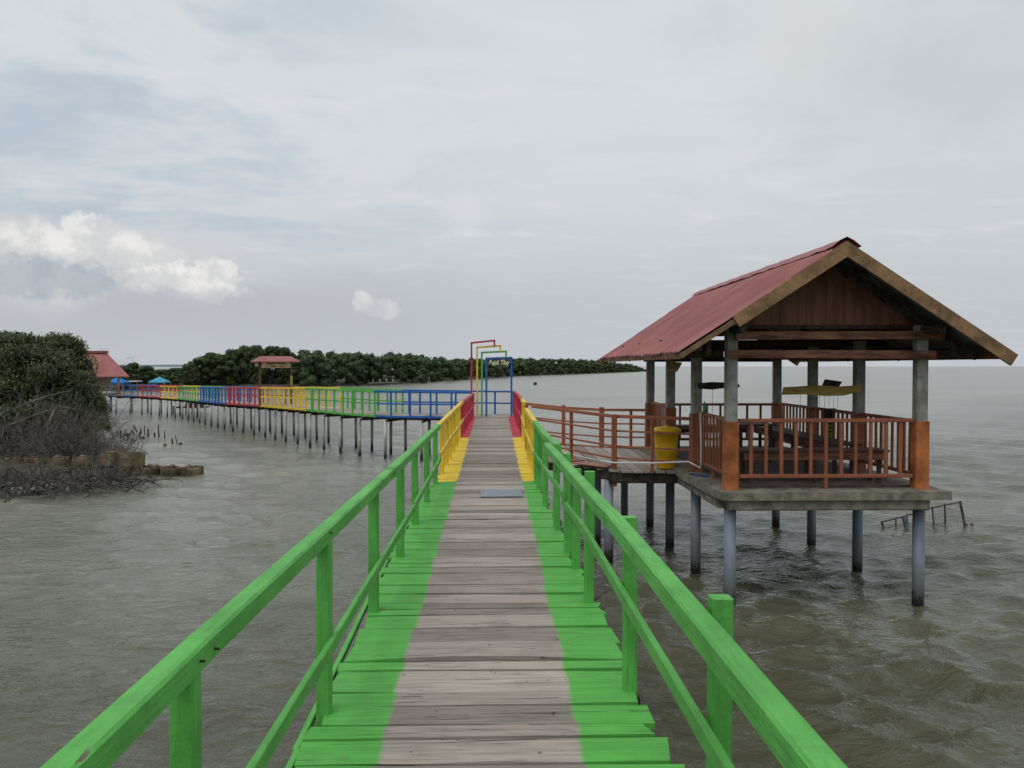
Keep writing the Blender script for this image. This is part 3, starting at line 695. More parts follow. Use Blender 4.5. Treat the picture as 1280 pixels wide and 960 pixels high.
# beams and roof structure
mb = MB()
mb.beam((LX - .10, 9.56, 3.15), (RX + .12, 9.56, 3.14), .04, .10)
mb.beam((LX + .02, 9.56, 3.37), (RX + .22, 9.56, 3.38), .04, .10)
tag(mb.build('beam', M_brown, pav), 'two brown beams across the front columns')
mb = MB()
for X in (LX, RX):
    mb.beam((X, 9.2, 3.44), (X, 15.2, 3.44), .08, .09); mb.beam((X - .10, 9.7, 3.16), (X - .10, 14.7, 3.16), .035, .09)
for Y in rows[1:]: mb.beam((LX - .5, Y + .12, 3.33), (RX + .5, Y + .12, 3.33), .05, .10)
mb.beam((LX - .1, 14.74, 3.13), (RX + .1, 14.74, 3.13), .04, .09)
CXr = 4.07; AP = 4.43; EZ = 3.17; HW = 1.94; RY0, RY1 = 9.12, 15.55
sl = (AP - EZ) / HW
def roofz(x): return AP - abs(x - CXr) * sl
for Y in (9.62, 11.44, 13.09, 14.74):
    for sgn in (-1, 1):
        mb.beam((CXr, Y, AP - .12), (CXr + sgn * (HW - .1), Y, roofz(CXr + HW - .1) - .12), .05, .09)
for fr in (.18, .42, .66, .9):
    for sgn in (-1, 1):
        x = CXr + sgn * HW * fr; mb.beam((x, RY0 + .05, roofz(x) - .08), (x, RY1 - .05, roofz(x) - .08), .05, .04)
mb.beam((RX + .36, 9.6, 3.12), (RX + .36, 9.6, 3.36), .06, .05, up=(0, 1, 0)); mb.beam((LX - .3, 9.6, 3.14), (LX - .3, 9.6, 3.36), .06, .05, up=(0, 1, 0))
mb.build('roof_frame', M_darkwood, pav)
# gable boarding front and back, one mesh each of narrow vertical boards
def gable(Y, zb, name='gable'):
    mb = MB(); x = CXr - 1.28
    while x < CXr + 1.28:
        w = random.uniform(.16, .22); x1 = min(x + w, CXr + 1.28)
        def zt(q): return max(zb + .01, roofz(q) - .13)
        dy = random.uniform(-.004, .004); a, b = x + .0015, x1 - .0015
        if a < CXr < b: pts = [(a, zb), (b, zb), (b, zt(b)), (CXr, zt(CXr)), (a, zt(a))]
        else: pts = [(a, zb), (b, zb), (b, zt(b)), (a, zt(a))]
        n = len(pts); mb.add([(px_, Y + dy, pz) for px_, pz in pts] + [(px_, Y + .018 + dy, pz) for px_, pz in pts], [tuple(range(n)), tuple(range(2 * n - 1, n - 1, -1))] + [(i, i + n, (i + 1) % n + n, (i + 1) % n) for i in range(n)])
        x = x1
    return mb.build(name, M_gable, pav)
gable(9.80, 3.51); gable(14.84, 3.56)
MB().beam((LX - .06, 9.78, 3.485), (RX + .3, 9.78, 3.485), .05, .05).build('tie_beam', M_darkwood, pav)
# corrugated sheets
def corr(sgn, name):
    nY = int((RY1 - RY0) / .0135); ys_ = np.linspace(RY0, RY1, nY); fr = np.array([0, .33, .332, .66, .662, 1.0]); lift = np.array([.012, .012, .0, .0, -.012, -.012]) 
    V = []
    for top in (0, 1):
        for f_, lf in zip(fr, lift):
            x = CXr + sgn * HW * f_
            jag = .012 * np.sign(np.sin(ys_ * 5.0)) if f_ == 1 else 0
            z = roofz(x) + lf + .015 * np.sin(ys_ * 2 * math.pi / .11) + (.004 if top else 0) + .006 * np.sin(ys_ * 1.3 + f_ * 3)
            V.append(np.stack([np.full(nY, x) + sgn * jag, ys_, z], 1))
    V = np.concatenate(V); q = []; nf = len(fr)
    for top in (0, 1):
        for k in range(nf - 1):
            a = (top * nf + k) * nY + np.arange(nY - 1); b = a + nY
            q.append(np.stack([a, a + 1, b + 1, b], 1) if top else np.stack([a, b, b + 1, a + 1], 1))
    me = mesh_np(name, V, np.concatenate(q), M_roof, smooth=True); me.materials.append(M_tin)
    n_half = (nf - 1) * (nY - 1); mi = np.zeros(2 * n_half, np.int32); mi[:n_half] = 1; me.polygons.foreach_set('material_index', mi)
    o = obj(name, me, pav); o.matrix_parent_inverse = world_inv(pav); return o
corr(-1, 'roof_sheet'); corr(1, 'roof_sheet')
mb = MB(); nn = 30; ys_ = np.linspace(RY0 - .02, RY1 + .12, nn); vs = []; fs = []
for yy in ys_:
    j = random.uniform(-.005, .006)
    for dx_, dz in ((-.17, -.075), (-.08, .0), (0, .04), (.08, .0), (.17, -.075)): vs.append((CXr + dx_, yy, AP + dz + .012 + j * (1 if abs(dx_) < .1 else 1.6)))
for i in range(nn - 1):
    for k in range(4): a = i * 5 + k; fs.append((a, a + 1, a + 6, a + 5))
mb.add(vs, fs); mb.build('ridge_cap', M_roof, pav)
# barge boards and eave fascias
mb = MB()
for sgn in (-1, 1):
    for Y in (RY0 - .02, RY1 + .02):
        a = Vector((CXr, Y, AP - .085)); b = Vector((CXr + sgn * (HW + .02 if (sgn > 0 or Y > 12) else HW * .66), Y, 0)); b.z = AP - .085 - abs(b.x - CXr) * sl
        u = Vector((-(b - a).z * sgn, 0, (b - a).x * sgn)).normalized()
        MB().beam(a + (b - a).normalized() * -.05, b, .03 + .004 * (sgn > 0), .15, up=u, ch=.003).build('barge_board', M_barge, pav)
a = Vector((CXr - HW * .64, RY0 + .02, 0)); b = Vector((CXr - HW + .03, RY0 + .02, 0))
for q in (a, b): q.z = roofz(q.x) - .075
MB().beam(a, b, .03, .06).build('barge_board', M_barge, pav)
for sgn in (-1, 1): MB().beam((CXr + sgn * (HW - .03), RY0 + .02, EZ - .04), (CXr + sgn * (HW - .03), RY1 - .03, EZ - .04), .025, .09).build('fascia', M_brown, pav)

def bench(x0, y0, x1, y1, z, apron=True, label='', cat='bench', name='bench', mat=M_bench, legs=None):
    t_ = empty(name, ((x0 + x1) / 2, (y0 + y1) / 2, FZ + .02)); tag(t_, label, cat, 'benches and tables inside the pavilion')
    mb = MB(); long_x = (x1 - x0) > (y1 - y0)
    if long_x:
        w = (y1 - y0) / 3
        for i in range(3): mb.beam((x0, y0 + w * (i + .5), z), (x1, y0 + w * (i + .5), z), w - .012, .028)
    else:
        w = (x1 - x0) / 3
        for i in range(3): mb.beam((x0 + w * (i + .5), y0, z), (x0 + w * (i + .5), y1, z), w - .012, .028)
    mb.build('seat' if cat == 'bench' else 'table_top', mat, t_)
    if apron:
        mb = MB(); mb.beam((x0 + .02, y0 + .03, z - .065), (x1 - .02, y0 + .03, z - .065), .03, .095) if long_x else mb.beam((x0 + .03, y0 + .02, z - .065), (x0 + .03, y1 - .02, z - .065), .03, .095)
        mb.build('apron', M_brown, t_)
    n = 3 if max(x1 - x0, y1 - y0) > 1.6 else 2
    for i in range(n):
        f = (i + .12) / (n - 1 + .24)
        for sd in (0, 1):
            if long_x: q = (x0 + (x1 - x0) * f, (y0 + .08) if sd == 0 else (y1 - .06))
            else: q = ((x0 + .08) if sd == 0 else (x1 - .06), y0 + (y1 - y0) * f)
            MB().beam((*q, FZ + .022), (*q, z - .014), .05, .05, up=(0, 1, 0)).build('leg', M_bench, t_)
bench(3.15, 9.95, 5.02, 10.33, 1.93, label='long brown bench along the front railing inside the pavilion')
bench(4.66, 10.75, 5.04, 14.2, 1.93, label='long dark bench along the seaward railing inside the pavilion')
bench(3.2, 14.12, 4.55, 14.48, 1.93, label='dark bench along the rear railing inside the pavilion')
bench(3.75, 12.1, 4.35, 13.3, 2.10, label='dark wooden table in the middle of the pavilion', cat='table', name='table')

# hanging boards
def hanging(name, pts, Y, mat, label, strings, items=()):
    t_ = empty(name, (pts[0][0], Y, pts[0][1])); tag(t_, label, 'hanging board', 'small boards put up inside the pavilion')
    n = len(pts); MB().add([(x, Y, z) for x, z in pts] + [(x, Y + .03, z) for x, z in pts], [tuple(range(n)), tuple(range(2 * n - 1, n - 1, -1))] + [(i, i + n, (i + 1) % n + n, (i + 1) % n) for i in range(n)]).build('plank', mat, t_)
    for x, z0, z1 in strings: MB().tube([(x, Y + .015, z0), (x, Y + .015, z1)], .003, 4).build('string', M_white if False else M_conc, t_)
    return t_
def pp(lst, Y): return [(UY(px, py, Y).x, UY(px, py, Y).z) for px, py in lst]
Yb = 11.2
P_ = pp([(978, 493.5), (1010, 493), (1030, 495), (1055, 494.5), (1077, 489), (1077, 481.5), (1050, 483), (1020, 481.5), (1000, 483), (980, 484)], Yb)
hanging('hanging_board', P_, Yb, M_ylw_board, 'yellow wooden board hanging near the seaward side of the pavilion', [(UY(px, 480, Yb).x, b_, 2.66) for px, b_ in ((1001, 2.0), (1025, 2.1), (1037, 2.45), (1048, 2.3))])
P_ = pp([(1028, 483), (1049, 483), (1053, 477), (1032, 474)], Yb + .1)
hanging('hanging_board', P_, Yb + .1, M_darkwood, 'small dark board hanging behind the yellow one', [(UY(1040, 480, Yb + .1).x, 2.62, 2.72)])
P_ = pp([(874, 486), (890, 487), (908, 485), (925, 484), (924, 480.5), (905, 478), (890, 477.5), (874, 479)], 11.2)
hanging('hanging_board', P_, 11.2, M_darkwood, 'dark brown carved board hanging on the left side of the pavilion', [(UY(891, 480, 11.2).x, 2.2, 2.74)])
P_ = pp([(836, 464), (846, 465), (850, 459), (853, 453), (838, 452)], 12.84)
hanging('hanging_board', P_, 12.84, M_ylw_board, 'small tan board fixed high on the left column of the pavilion', [(UY(841, 455, 12.84).x, 2.7, 2.95)])
nt = empty('notice_board', (0, 0, 0)); Yn = 12.2; a = UY(1029, 510, Yn); b = UY(1044, 550, Yn)
nt.location = (a.x, Yn, b.z); tag(nt, 'narrow notice hanging on strings with grey top panel and yellow green lower panel', 'notice')
zm = UY(1030, 526, Yn).z
MB().box(((a.x + b.x) / 2, Yn, (a.z + zm) / 2), (b.x - a.x, .02, a.z - zm - .01)).build('top_panel', M_bench, nt)
lp = MB().box(((a.x + b.x) / 2, Yn, (zm + b.z) / 2), (b.x - a.x, .02, zm - b.z)).build('lower_panel', M_ygreen, nt)
for i, wd in enumerate((.14, .12, .14, .06)): MB().box(((a.x + b.x) / 2 - (.14 - wd) / 2, Yn - .012, zm - .045 - i * .06), (wd, .004, .022)).build('lettering', M_black, lp)
for px in (1031, 1042): MB().tube([(UY(px, 500, Yn).x, Yn, a.z), (UY(px, 500, Yn).x, Yn, 2.62)], .003, 4).build('string', M_conc, nt)

# ------------------------------------------------------------------ link bridge
br = empty('bridge', (1.8, 13.5, DZ)); tag(br, 'short wooden bridge from the boardwalk to the pavilion with curved brown railings', 'bridge')
poly = [(.74, 13.4), (1.8, 11.85), (2.76, 11.62), (2.76, 14.95), (2.1, 15.3), (1.4, 15.75), (.78, 16.1)]
mb = MB(); x = .76
def yr(x):
    lo = np.interp(x, [.74, 1.8, 2.76], [13.4, 11.85, 11.62]); hi = np.interp(x, [.74, 1.4, 2.1, 2.76], [16.1, 15.75, 15.3, 14.95]); return lo, hi
while x < 2.72:
    lo, hi = yr(x + .08); plank_strip(mb, (x + .08, lo + random.uniform(-.05, .03)), (x + .08, hi), .15, 1.455 + random.uniform(-.004, .004), .03, GREEN, lambda p, f: 0.0, random.random() * .3, seg=4); x += .165
mb.build('deck', M_deck, br)
mb = MB()
mb.beam((.78, 13.45, 1.36), (1.8, 11.95, 1.36), .10, .14); mb.beam((1.75, 11.93, 1.34), (2.78, 11.74, 1.36), .12, .17); mb.beam((.8, 16, 1.36), (2.76, 14.9, 1.36), .08, .12)
mb.beam((1.85, 12.0, 1.34), (2.1, 15.2, 1.34), .09, .12); mb.beam((1.2, 13.0, 1.35), (1.3, 15.6, 1.35), .09, .12)
mb.build('joist', M_darkwood, br)
for q in ((1.76, 11.98), (1.74, 13.2), (1.5, 15.3), (2.5, 15.0)):
    MB().tube([(*q, -1.1), (*q, 1.28)], .07, 12).build('pile', M_pvc, br, True)
def run(pts, zs, posts, label, bots):
    mb = MB()
    for zi, z_ in enumerate(zs):
        for i in range(len(pts) - 1):
            a = pts[i]; b = pts[i + 1]
            mb.beam((a[0], a[1], z_ + a[2]), (b[0], b[1], z_ + b[2]), .03, .05 if zi == 0 else .028)
    r = tag(mb.build('railing', M_rusth, br), label)
    for x_, y_, z0, z1, w_ in posts: MB().beam((x_, y_, z0), (x_, y_, z1), w_, w_, up=(0, 1, 0)).build('post', M_rust, r)
run([(.70, 13.98, .05), (1.82, 12.0, 0), (2.84, 11.36, 0)], [2.25, 2.03, 1.80, 1.62], [(.66, 15.2, 1.3, 2.30, .05), (1.29, 12.98, 1.44, 2.30, .055), (1.83, 11.92, 1.20, 2.28, .075), (2.35, 11.66, 1.44, 2.24, .045)], 'brown railing on the near side', 0)
run([(.70, 16.0, .06), (1.4, 15.62, 0), (2.09, 15.2, -.02), (2.86, 14.75, 0)], [2.19, 1.93, 1.68, 1.48], [(1.40, 15.62, 1.4, 2.24, .07), (2.09, 15.2, 1.4, 2.22, .09), (2.6, 14.9, 1.4, 2.2, .05)], 'brown railing on the far side', 0)
pl = MB(); a = U(722, 578, 1.49); b = U(764, 583, 1.49); pl.beam(a, b, .26, .02, ch=.004)
a2 = U(700, 570, 1.47); pl.beam(a2, a + Vector((.06, .3, -.01)), .2, .02, ch=.004)
tag(pl.build('loose_plank', M_peach), 'pale reddish loose planks lying at the near edge of the small bridge', 'plank')

# bin
bl = Vector((2.62, 11.95, 1.47)); bn = empty('trash_bin', tuple(bl)); tag(bn, 'yellow plastic lidded barrel bin on the bridge beside the pavilion', 'trash bin')
MB().lathe(bl, [(.0, .0), (.135, .0), (.14, .02), (.165, .25), (.172, .27), (.172, .29), (.166, .30), (.182, .52), (.195, .53), (.195, .56), (.18, .57)], 32).build('barrel', M_bin, bn, True)
MB().lathe(bl, [(.205, .545), (.222, .56), (.22, .575), (.195, .60), (.16, .615), (.06, .625), (.0, .627)], 32).lathe(bl + Vector((0, 0, .622)), [(.03, 0), (.028, .025), (0, .03)], 12).build('lid', M_bin, bn, True)
MB().box(bl + Vector((-.21, -.02, .585)), (.07, .06, .02), ry=.3).build('handle', M_bin, bn)

# white pipe, blue cord, bottle
pts = [U(705, 566, 1.50), U(735, 573, 1.52), UY(768, 578.5, 11.8), UY(815, 578.8, 11.5), UY(860, 577, 11.2), UY(866, 580, 11.1), UY(876, 585, 10.9), UY(876.5, 560, 10.88), UY(875.5, 517, 10.88), UY(877, 516, 11.0)]
tag(MB().tube(pts, .011, 8).build('water_pipe', M_white, None, True), 'thin white plastic water pipe running along the bridge edge and up the pavilion railing', 'pipe')
pts = [(2.74 + .05 * math.sin(i * 1.7) + i * .018, 10.95 - .02 * i + .06 * math.cos(i * 2.1), FZ + .012) for i in range(12)]
tag(MB().tube(pts, .009, 6).build('rope', M_bluec, None, True), 'blue cord lying on the concrete slab corner by the entrance', 'rope')
bt = MB().lathe((LX + .02, 10.95, 2.365), [(0, 0), (.025, 0), (.027, .01), (.027, .09), (.012, .12), (.010, .15), (.0, .15)], 14).build('bottle', M_greenb, None, True)
tag(bt, 'small green bottle on top of the left pavilion railing', 'bottle')

# ------------------------------------------------------------------ fish trap frame, floats
tr = empty('fish_trap', tuple(U(1150, 661, 0))); tag(tr, 'leaning wooden stake frame with old net standing in the water right of the pavilion', 'fish trap')
Yt = 14.7
def Q(x, y): return UY(1080 + x / 6.4, 600 + y / 6.4, Yt)
for i, (a, b, r) in enumerate((((138, 332), (190, 420), .022), ((255, 298), (264, 420), .015), ((342, 268), (347, 420), .015), ((545, 212), (568, 420), .018), ((645, 188), (688, 420), .018), ((768, 168), (806, 420), .028))):
    p = Q(*a); q = Q(*b); q.y += random.uniform(-.2, .2); q.z = -.3; MB().tube([p, q], [r * .8, r], 6).build('stake', M_bamboo, tr)
MB().tube([Q(138, 338), Q(345, 285), Q(545, 222), Q(770, 176)], .014, 6).build('rail', M_bamboo, tr)
p = Q(312, 290); MB().tube([p, (p.x + .03, p.y - .3, -.3)], [.035, .045], 8).build('bound_post', M_net, tr)
mb = MB()
for k in range(12):
    x0 = Q(545 + k * 19, 215 - k * 3.6); x1 = Q(560 + k * 20, 380); mb.tube([x0, (x0.x * .5 + x1.x * .5, Yt, (x0.z + x1.z) / 2), (x1.x, Yt, .0)], .0022, 3, False)
for k in range(7):
    a = Q(548, 225 + k * 24); b = Q(790, 185 + k * 30); mb.tube([a, ((a.x + b.x) / 2, Yt, (a.z + b.z) / 2 - .02), b], .0022, 3, False)
mb.build('net', M_net, tr)
def lump(name, p, r, mat, label, cat, group=None):
    mb = MB(); prof = [(0, -r * .6)] + [(r * math.sin(t) * random.uniform(.9, 1.1), -r * .8 * math.cos(t)) for t in np.linspace(.5, 2.6, 6)] + [(0, r * .85)]
    o = mb.lathe(p, prof, 10).build(name, mat, None, True); tag(o, label, cat, group); return o
lump('float', Q(815, 372), .07, M_black, 'dark float tied at the foot of the stake frame', 'float')
lump('float', Q(862, 355), .035, M_bamboo, 'small round float next to the dark one by the stake frame', 'float')
lump('float', UY(1261, 656, 14.9), .035, M_black, 'lone dark float on open water at the right edge', 'float')
lump('buoy', U(669, 479.5, 0.2), .32, M_black, 'tiny dark buoy far out on the bay in line with the arches', 'buoy')

# ------------------------------------------------------------------ stumps in the water
st = [(108, 690, 740, 0), (133, 690, 750, 0), (160, 705, 750, 3), (180, 680, 745, -6), (190, 720, 778, 2), (205, 690, 735, 12), (217, 750, 792, 5), (234, 682, 725, -5), (262, 650, 700, -26), (285, 700, 742, 5), (295, 676, 712, 0), (325, 655, 722, 0), (355, 676, 740, -3), (407, 705, 742, -6), (440, 645, 745, -5), (487, 690, 752, -2), (548, 752, 800, -5), (585, 728, 800, -18)]
for x, t_, b_, ln in st:
    p = U(130 + x / 6.4, 430 + b_ / 6.4, 0); top = UY(130 + (x + ln) / 6.4, 430 + t_ / 6.4, p.y); r = random.uniform(.022, .045)
    mb = MB().tube([(p.x, p.y, -.3), (p.x, p.y, 0.02), ((p.x + top.x) / 2 + random.uniform(-.02, .02), p.y, top.z / 2), tuple(top)], [r * 1.2, r, r * .9, r * .6], 6)
    tag(mb.build('stake', M_bamboo), 'short weathered wooden stake standing in shallow water left of the curved boardwalk', 'stake', 'stakes in the shallow water')
for x, y_, r in ((307, 755, .10), (612, 803, .09), (487, 808, .07), (185, 725, .10)):
    tag(lump('stump', U(130 + x / 6.4, 430 + y_ / 6.4, .03), r, M_bamboo, 'x', 'x'), 'small dark stump just above the shallow water among the stakes', 'stump', 'stumps in the shallow water')

# raft behind the piles
rf = empty('bamboo_platform', tuple(U(240, 514, 0))); tag(rf, 'low dark bamboo platform on stakes seen behind the piles of the curved boardwalk', 'platform')
Yr = 52.0; a = UY(221, 514, Yr); b = UY(259, 514, Yr)
mb = MB(); mb.box(((a.x + b.x) / 2, Yr, .38), (b.x - a.x, 1.2, .07)); mb.box(((a.x + b.x) / 2 + .15, Yr + .1, .55), ((b.x - a.x) * .5, .7, .22)); mb.build('top', M_darkwood, rf)
for i in range(6):
    x = a.x + (b.x - a.x) * i / 5; MB().tube([(x, Yr - .5, -.8), (x, Yr - .5, 1.1 if i % 2 else .5)], .04, 6).build('stake', M_bamboo, rf)

# ------------------------------------------------------------------ shore land
def pip(X, Y, poly):
    inside = np.zeros(X.shape, bool); d = np.full(X.shape, 1e9); n = len(poly)
    for i in range(n):
        x0, y0 = poly[i]; x1, y1 = poly[(i + 1) % n]
        cond = ((y0 > Y) != (y1 > Y)) & (X < (x1 - x0) * (Y - y0) / ((y1 - y0) + 1e-12) + x0); inside ^= cond
        vx, vy = x1 - x0, y1 - y0; t = np.clip(((X - x0) * vx + (Y - y0) * vy) / (vx * vx + vy * vy), 0, 1)
        d = np.minimum(d, np.hypot(X - x0 - t * vx, Y - y0 - t * vy))
    return np.where(inside, d, -d)
def noise2(X, Y, sc, seed):
    r = np.random.default_rng(seed); Z = np.zeros_like(X)
    for i in range(14):
        th = r.random() * 6.28; k = sc * (1 + 3 * r.random()); Z += np.sin(k * (X * math.cos(th) + Y * math.sin(th)) + r.random() * 6.28) / (k / sc)
    return Z / 5
def mat_mud():
    m, t, b, P = newmat('muddy_shore')
    n = t.noise(P, 1.3, 7, .65); f = t.noise(P, 9, 5, .65)
    cc = t.mix(t.ramp(n, .35, .65), (.030, .026, .019), (.085, .072, .05)); cc = t.mix(t.ramp(f, .55, .75, 0, .6), cc, (.13, .115, .09))
    sp = t.new('ShaderNodeSeparateXYZ'); t.put(sp.inputs[0], P); cc = t.mix(t.ramp(sp.outputs[2], .0, .10, 1, 0), cc, (.03, .026, .018))
    t.put(b.inputs['Base Color'], cc); t.put(b.inputs['Roughness'], t.ramp(sp.outputs[2], 0, .15, .35, .9)); bump(t, b, t.math('ADD', n, t.math('MULTIPLY', f, .5)), .8, .05); return m
M_mud = mat_mud()
def land(name, poly, x0, x1, y0, y1, step, slope, hmax, namp, sc=1.2, seed=1):
    xs = np.arange(x0, x1, step); ys_ = np.arange(y0, y1, step); X, Y = np.meshgrid(xs, ys_); D = pip(X, Y, poly) + .35 * noise2(X, Y, .9, seed + 5)
    H = np.where(D > 0, np.minimum(D * slope, hmax), np.maximum(D * slope * 1.5, -1.1)) + namp * noise2(X, Y, sc, seed) * np.clip(D + .4, 0, 1)
    n, k = X.shape; V = np.stack([X, Y, H], -1).reshape(-1, 3); i, j = np.meshgrid(np.arange(n - 1), np.arange(k - 1), indexing='ij')
    Qd = np.stack([i * k + j, i * k + j + 1, (i + 1) * k + j + 1, (i + 1) * k + j], -1).reshape(-1, 4)
    dd = D[:-1, :-1].ravel(); Qd = Qd[dd > -3.5]
    o = obj(name, mesh_np(name, V, Qd, M_mud, smooth=True)); tag(o, kind='structure'); return lambda x, y: float(np.interp(x, xs, [0] * len(xs)))
sh = [(-60, 640), (0, 628), (55, 618), (100, 611), (140, 603), (175, 598), (150, 592), (132, 585), (128, 560), (118, 535), (100, 522), (40, 516), (-60, 514)]
shore = [tuple(U(px, py, 0).xy) for px, py in sh] + [(-70, 60), (-70, 14)]
land('shore', shore, -60, -6, 11, 60, .3, .16, .38, .09, 1.4, 3)
farpts = [(60, 490), (150, 489), (215, 487.5), (250, 485), (380, 484.3), (440, 482), (500, 479.5), (580, 474.3), (640, 470.2), (700, 468.2), (760, 466), (806, 464.4)]
fl = [U(px, py, 0) for px, py in farpts]
fpoly = [tuple(p.xy) for p in fl] + [(fl[-1].x + 5, fl[-1].y + 60), (-60, 520), (-260, 300), (-260, 90)]
land('far_shore', fpoly, -240, 110, 84, 540, 3.0, .12, .5, .05, .3, 9)
# faint hill on the horizon
mb = MB(); n = 60; vs = []
for i in range(n + 1):
    f = i / n; a_ = R(-31 + 15 * f); h = 24 * math.sin(math.pi * f) ** .6 + 5 * math.sin(9 * f) + 2 * math.sin(23 * f); x, y_ = 9000 * math.sin(a_), 9000 * math.cos(a_)
    vs += [(x, y_, -5), (x, y_, max(h, 0))]
mb.add(vs, [(2 * i, 2 * i + 2, 2 * i + 3, 2 * i + 1) for i in range(n)])
M_hill = mat_rough('distant_hills', (.30, .36, .42), .05, .001, .9, 0); tag(mb.build('hills', M_hill), kind='structure')

# ------------------------------------------------------------------ foliage
def leaves(clumps, n, size, r, squash=.75, shell=.55, up=.25):
    """clumps: (x,y,z,rad); leaf-sized quads spread through the clump volume, denser near the surface"""
    C_ = np.array(clumps); w = C_[:, 3] ** 2; pick = r.choice(len(C_), n, p=w / w.sum()); c = C_[pick]
    d = r.normal(size=(n, 3)); d /= np.linalg.norm(d, axis=1)[:, None]; rr = shell + (1 - shell) * r.random(n) ** .6; rr *= 1 + .18 * r.normal(size=n) * (r.random(n) < .3)
    P = c[:, :3] + d * (rr * c[:, 3])[:, None] * np.array([1, 1, squash])
    nrm = d + r.normal(size=(n, 3)) * .8 + np.array([0, 0, up]); nrm /= np.linalg.norm(nrm, axis=1)[:, None]
    a = np.cross(nrm, r.normal(size=(n, 3))); a /= np.linalg.norm(a, axis=1)[:, None]; b = np.cross(nrm, a)
    s = size * (.55 + .9 * r.random(n))[:, None]; a *= s; b *= s * .5
    V = np.stack([P - a, P - b, P + a, P + b], 1).reshape(-1, 3); Qd = np.arange(4 * n).reshape(-1, 4)
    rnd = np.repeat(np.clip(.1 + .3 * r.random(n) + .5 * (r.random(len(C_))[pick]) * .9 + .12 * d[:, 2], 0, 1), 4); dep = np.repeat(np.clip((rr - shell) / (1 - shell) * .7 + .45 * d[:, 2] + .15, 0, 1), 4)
    return V, Qd, rnd, dep
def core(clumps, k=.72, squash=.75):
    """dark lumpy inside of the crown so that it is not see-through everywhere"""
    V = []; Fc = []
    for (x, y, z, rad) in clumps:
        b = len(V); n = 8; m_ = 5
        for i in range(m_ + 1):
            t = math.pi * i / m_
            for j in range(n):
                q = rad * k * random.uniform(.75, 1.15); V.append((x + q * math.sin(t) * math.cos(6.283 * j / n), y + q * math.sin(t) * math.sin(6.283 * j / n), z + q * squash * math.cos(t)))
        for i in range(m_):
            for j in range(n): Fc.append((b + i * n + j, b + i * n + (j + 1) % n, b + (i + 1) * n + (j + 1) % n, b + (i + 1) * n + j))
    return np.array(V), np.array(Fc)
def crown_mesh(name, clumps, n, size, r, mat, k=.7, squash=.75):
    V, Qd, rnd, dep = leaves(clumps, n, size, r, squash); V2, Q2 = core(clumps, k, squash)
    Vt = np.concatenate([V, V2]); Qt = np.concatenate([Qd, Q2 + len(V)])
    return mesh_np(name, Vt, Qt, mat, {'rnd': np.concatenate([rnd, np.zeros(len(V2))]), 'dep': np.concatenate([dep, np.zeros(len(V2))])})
def tree_clumps(h, w, n, r, low=.25):
    out = []
    for i in range(n):
        z = h * (low + (1 - low) * r.random() ** .8); prof = math.sin(math.pi * min(1, (z / h) * .85 + .12)) ** .6
        a = r.random() * 6.28; q = w * prof * math.sqrt(r.random()) * .8; rad = w * r.uniform(.22, .38); z = min(z, h - rad * .6)
        out.append((q * math.cos(a), q * math.sin(a), z, rad))
    return out
def trunk_mesh(name, h, w, r, n=6, mat=M_trunk, rad=.09):
    mb = MB(); top = (r.uniform(-.2, .2), r.uniform(-.2, .2), h * .6)
    mb.tube([(0, 0, -.2), (r.uniform(-.15, .15), r.uniform(-.15, .15), h * .3), top], [rad, rad * .75, rad * .4], 7)
    for i in range(n):
        z0 = h * r.uniform(.1, .5); a = r.random() * 6.28; L = w * r.uniform(.6, 1.0)
        mid = (L * .5 * math.cos(a), L * .5 * math.sin(a), z0 + h * .18); e = (L * math.cos(a + .3), L * math.sin(a + .3), z0 + h * r.uniform(.2, .45)); mb.tube([(0, 0, z0), mid, e], [rad * .5, rad * .35, rad * .12], 5)
    for i in range(7):   # prop roots
        a = r.random() * 6.28; L = w * r.uniform(.25, .5); mb.tube([(0, 0, h * .22), (L * .6 * math.cos(a), L * .6 * math.sin(a), h * .16), (L * math.cos(a), L * math.sin(a), -.25)], [rad * .4, rad * .3, rad * .25], 4)
    o = mb.build(name, mat, None, True); me = o.data; bpy.data.objects.remove(o); return me
# near mangroves on the left shore
NVAR = 4; nearT = []
for v in range(NVAR):
    r = np.random.default_rng(100 + v); cl = tree_clumps(1.0 * 3.6, 1.95, 52, r, .18); cl = [(x, y, z, q * .8) for x, y, z, q in cl]
    nearT.append((crown_mesh('crown', cl, 17000, .05, r, M_leaf, .55), trunk_mesh('trunk', 3.6, 1.9, r)))
near_trees = [ # px, distance, height above water, lateral scale
    (-60, 27, 4.8, 1.15, 'broad dark mangrove tree cut off by the left edge of the picture'),
    (5, 29, 4.45, 1.05, 'tall mangrove tree at the left edge with a twiggy grey front'),
    (38, 25.5, 3.9, .9, 'mid-height mangrove tree behind the tangled bare branches at far left'),
    (62, 31, 4.35, .95, 'mangrove tree between the left edge tree and the one beside the red hut'),
    (78, 30, 4.42, .7, 'mangrove tree with the rounded tallest top left of the red hut'),
    (92, 27, 3.0, .68, 'lower mangrove tree hiding the left side of the red hut'),
    (108, 27.5, 2.25, .48, 'low mangrove bush nearest the red hut and its piles'),
    (12, 25.5, 2.5, .8, 'low leafy mangrove in front at the left edge above the concrete rings'),
    (55, 26.5, 2.9, .85, 'shrubby mangrove with pale branches in front of the taller trees'),
]
for i, (px, d, h, s_, lab) in enumerate(near_trees):
    p = U(px, 458 + 3000 / d, 0); e = empty('mangrove_tree', (p.x, p.y, .2), i * 1.7); k_ = (h - .2) / 3.75; tag(e, lab, 'tree', 'mangrove trees on the near left shore')
    c_, t_ = nearT[i % NVAR]
    obj('trunk', t_, e, sc=(s_, s_, k_)); obj('crown', c_, e, sc=(s_, s_, k_))
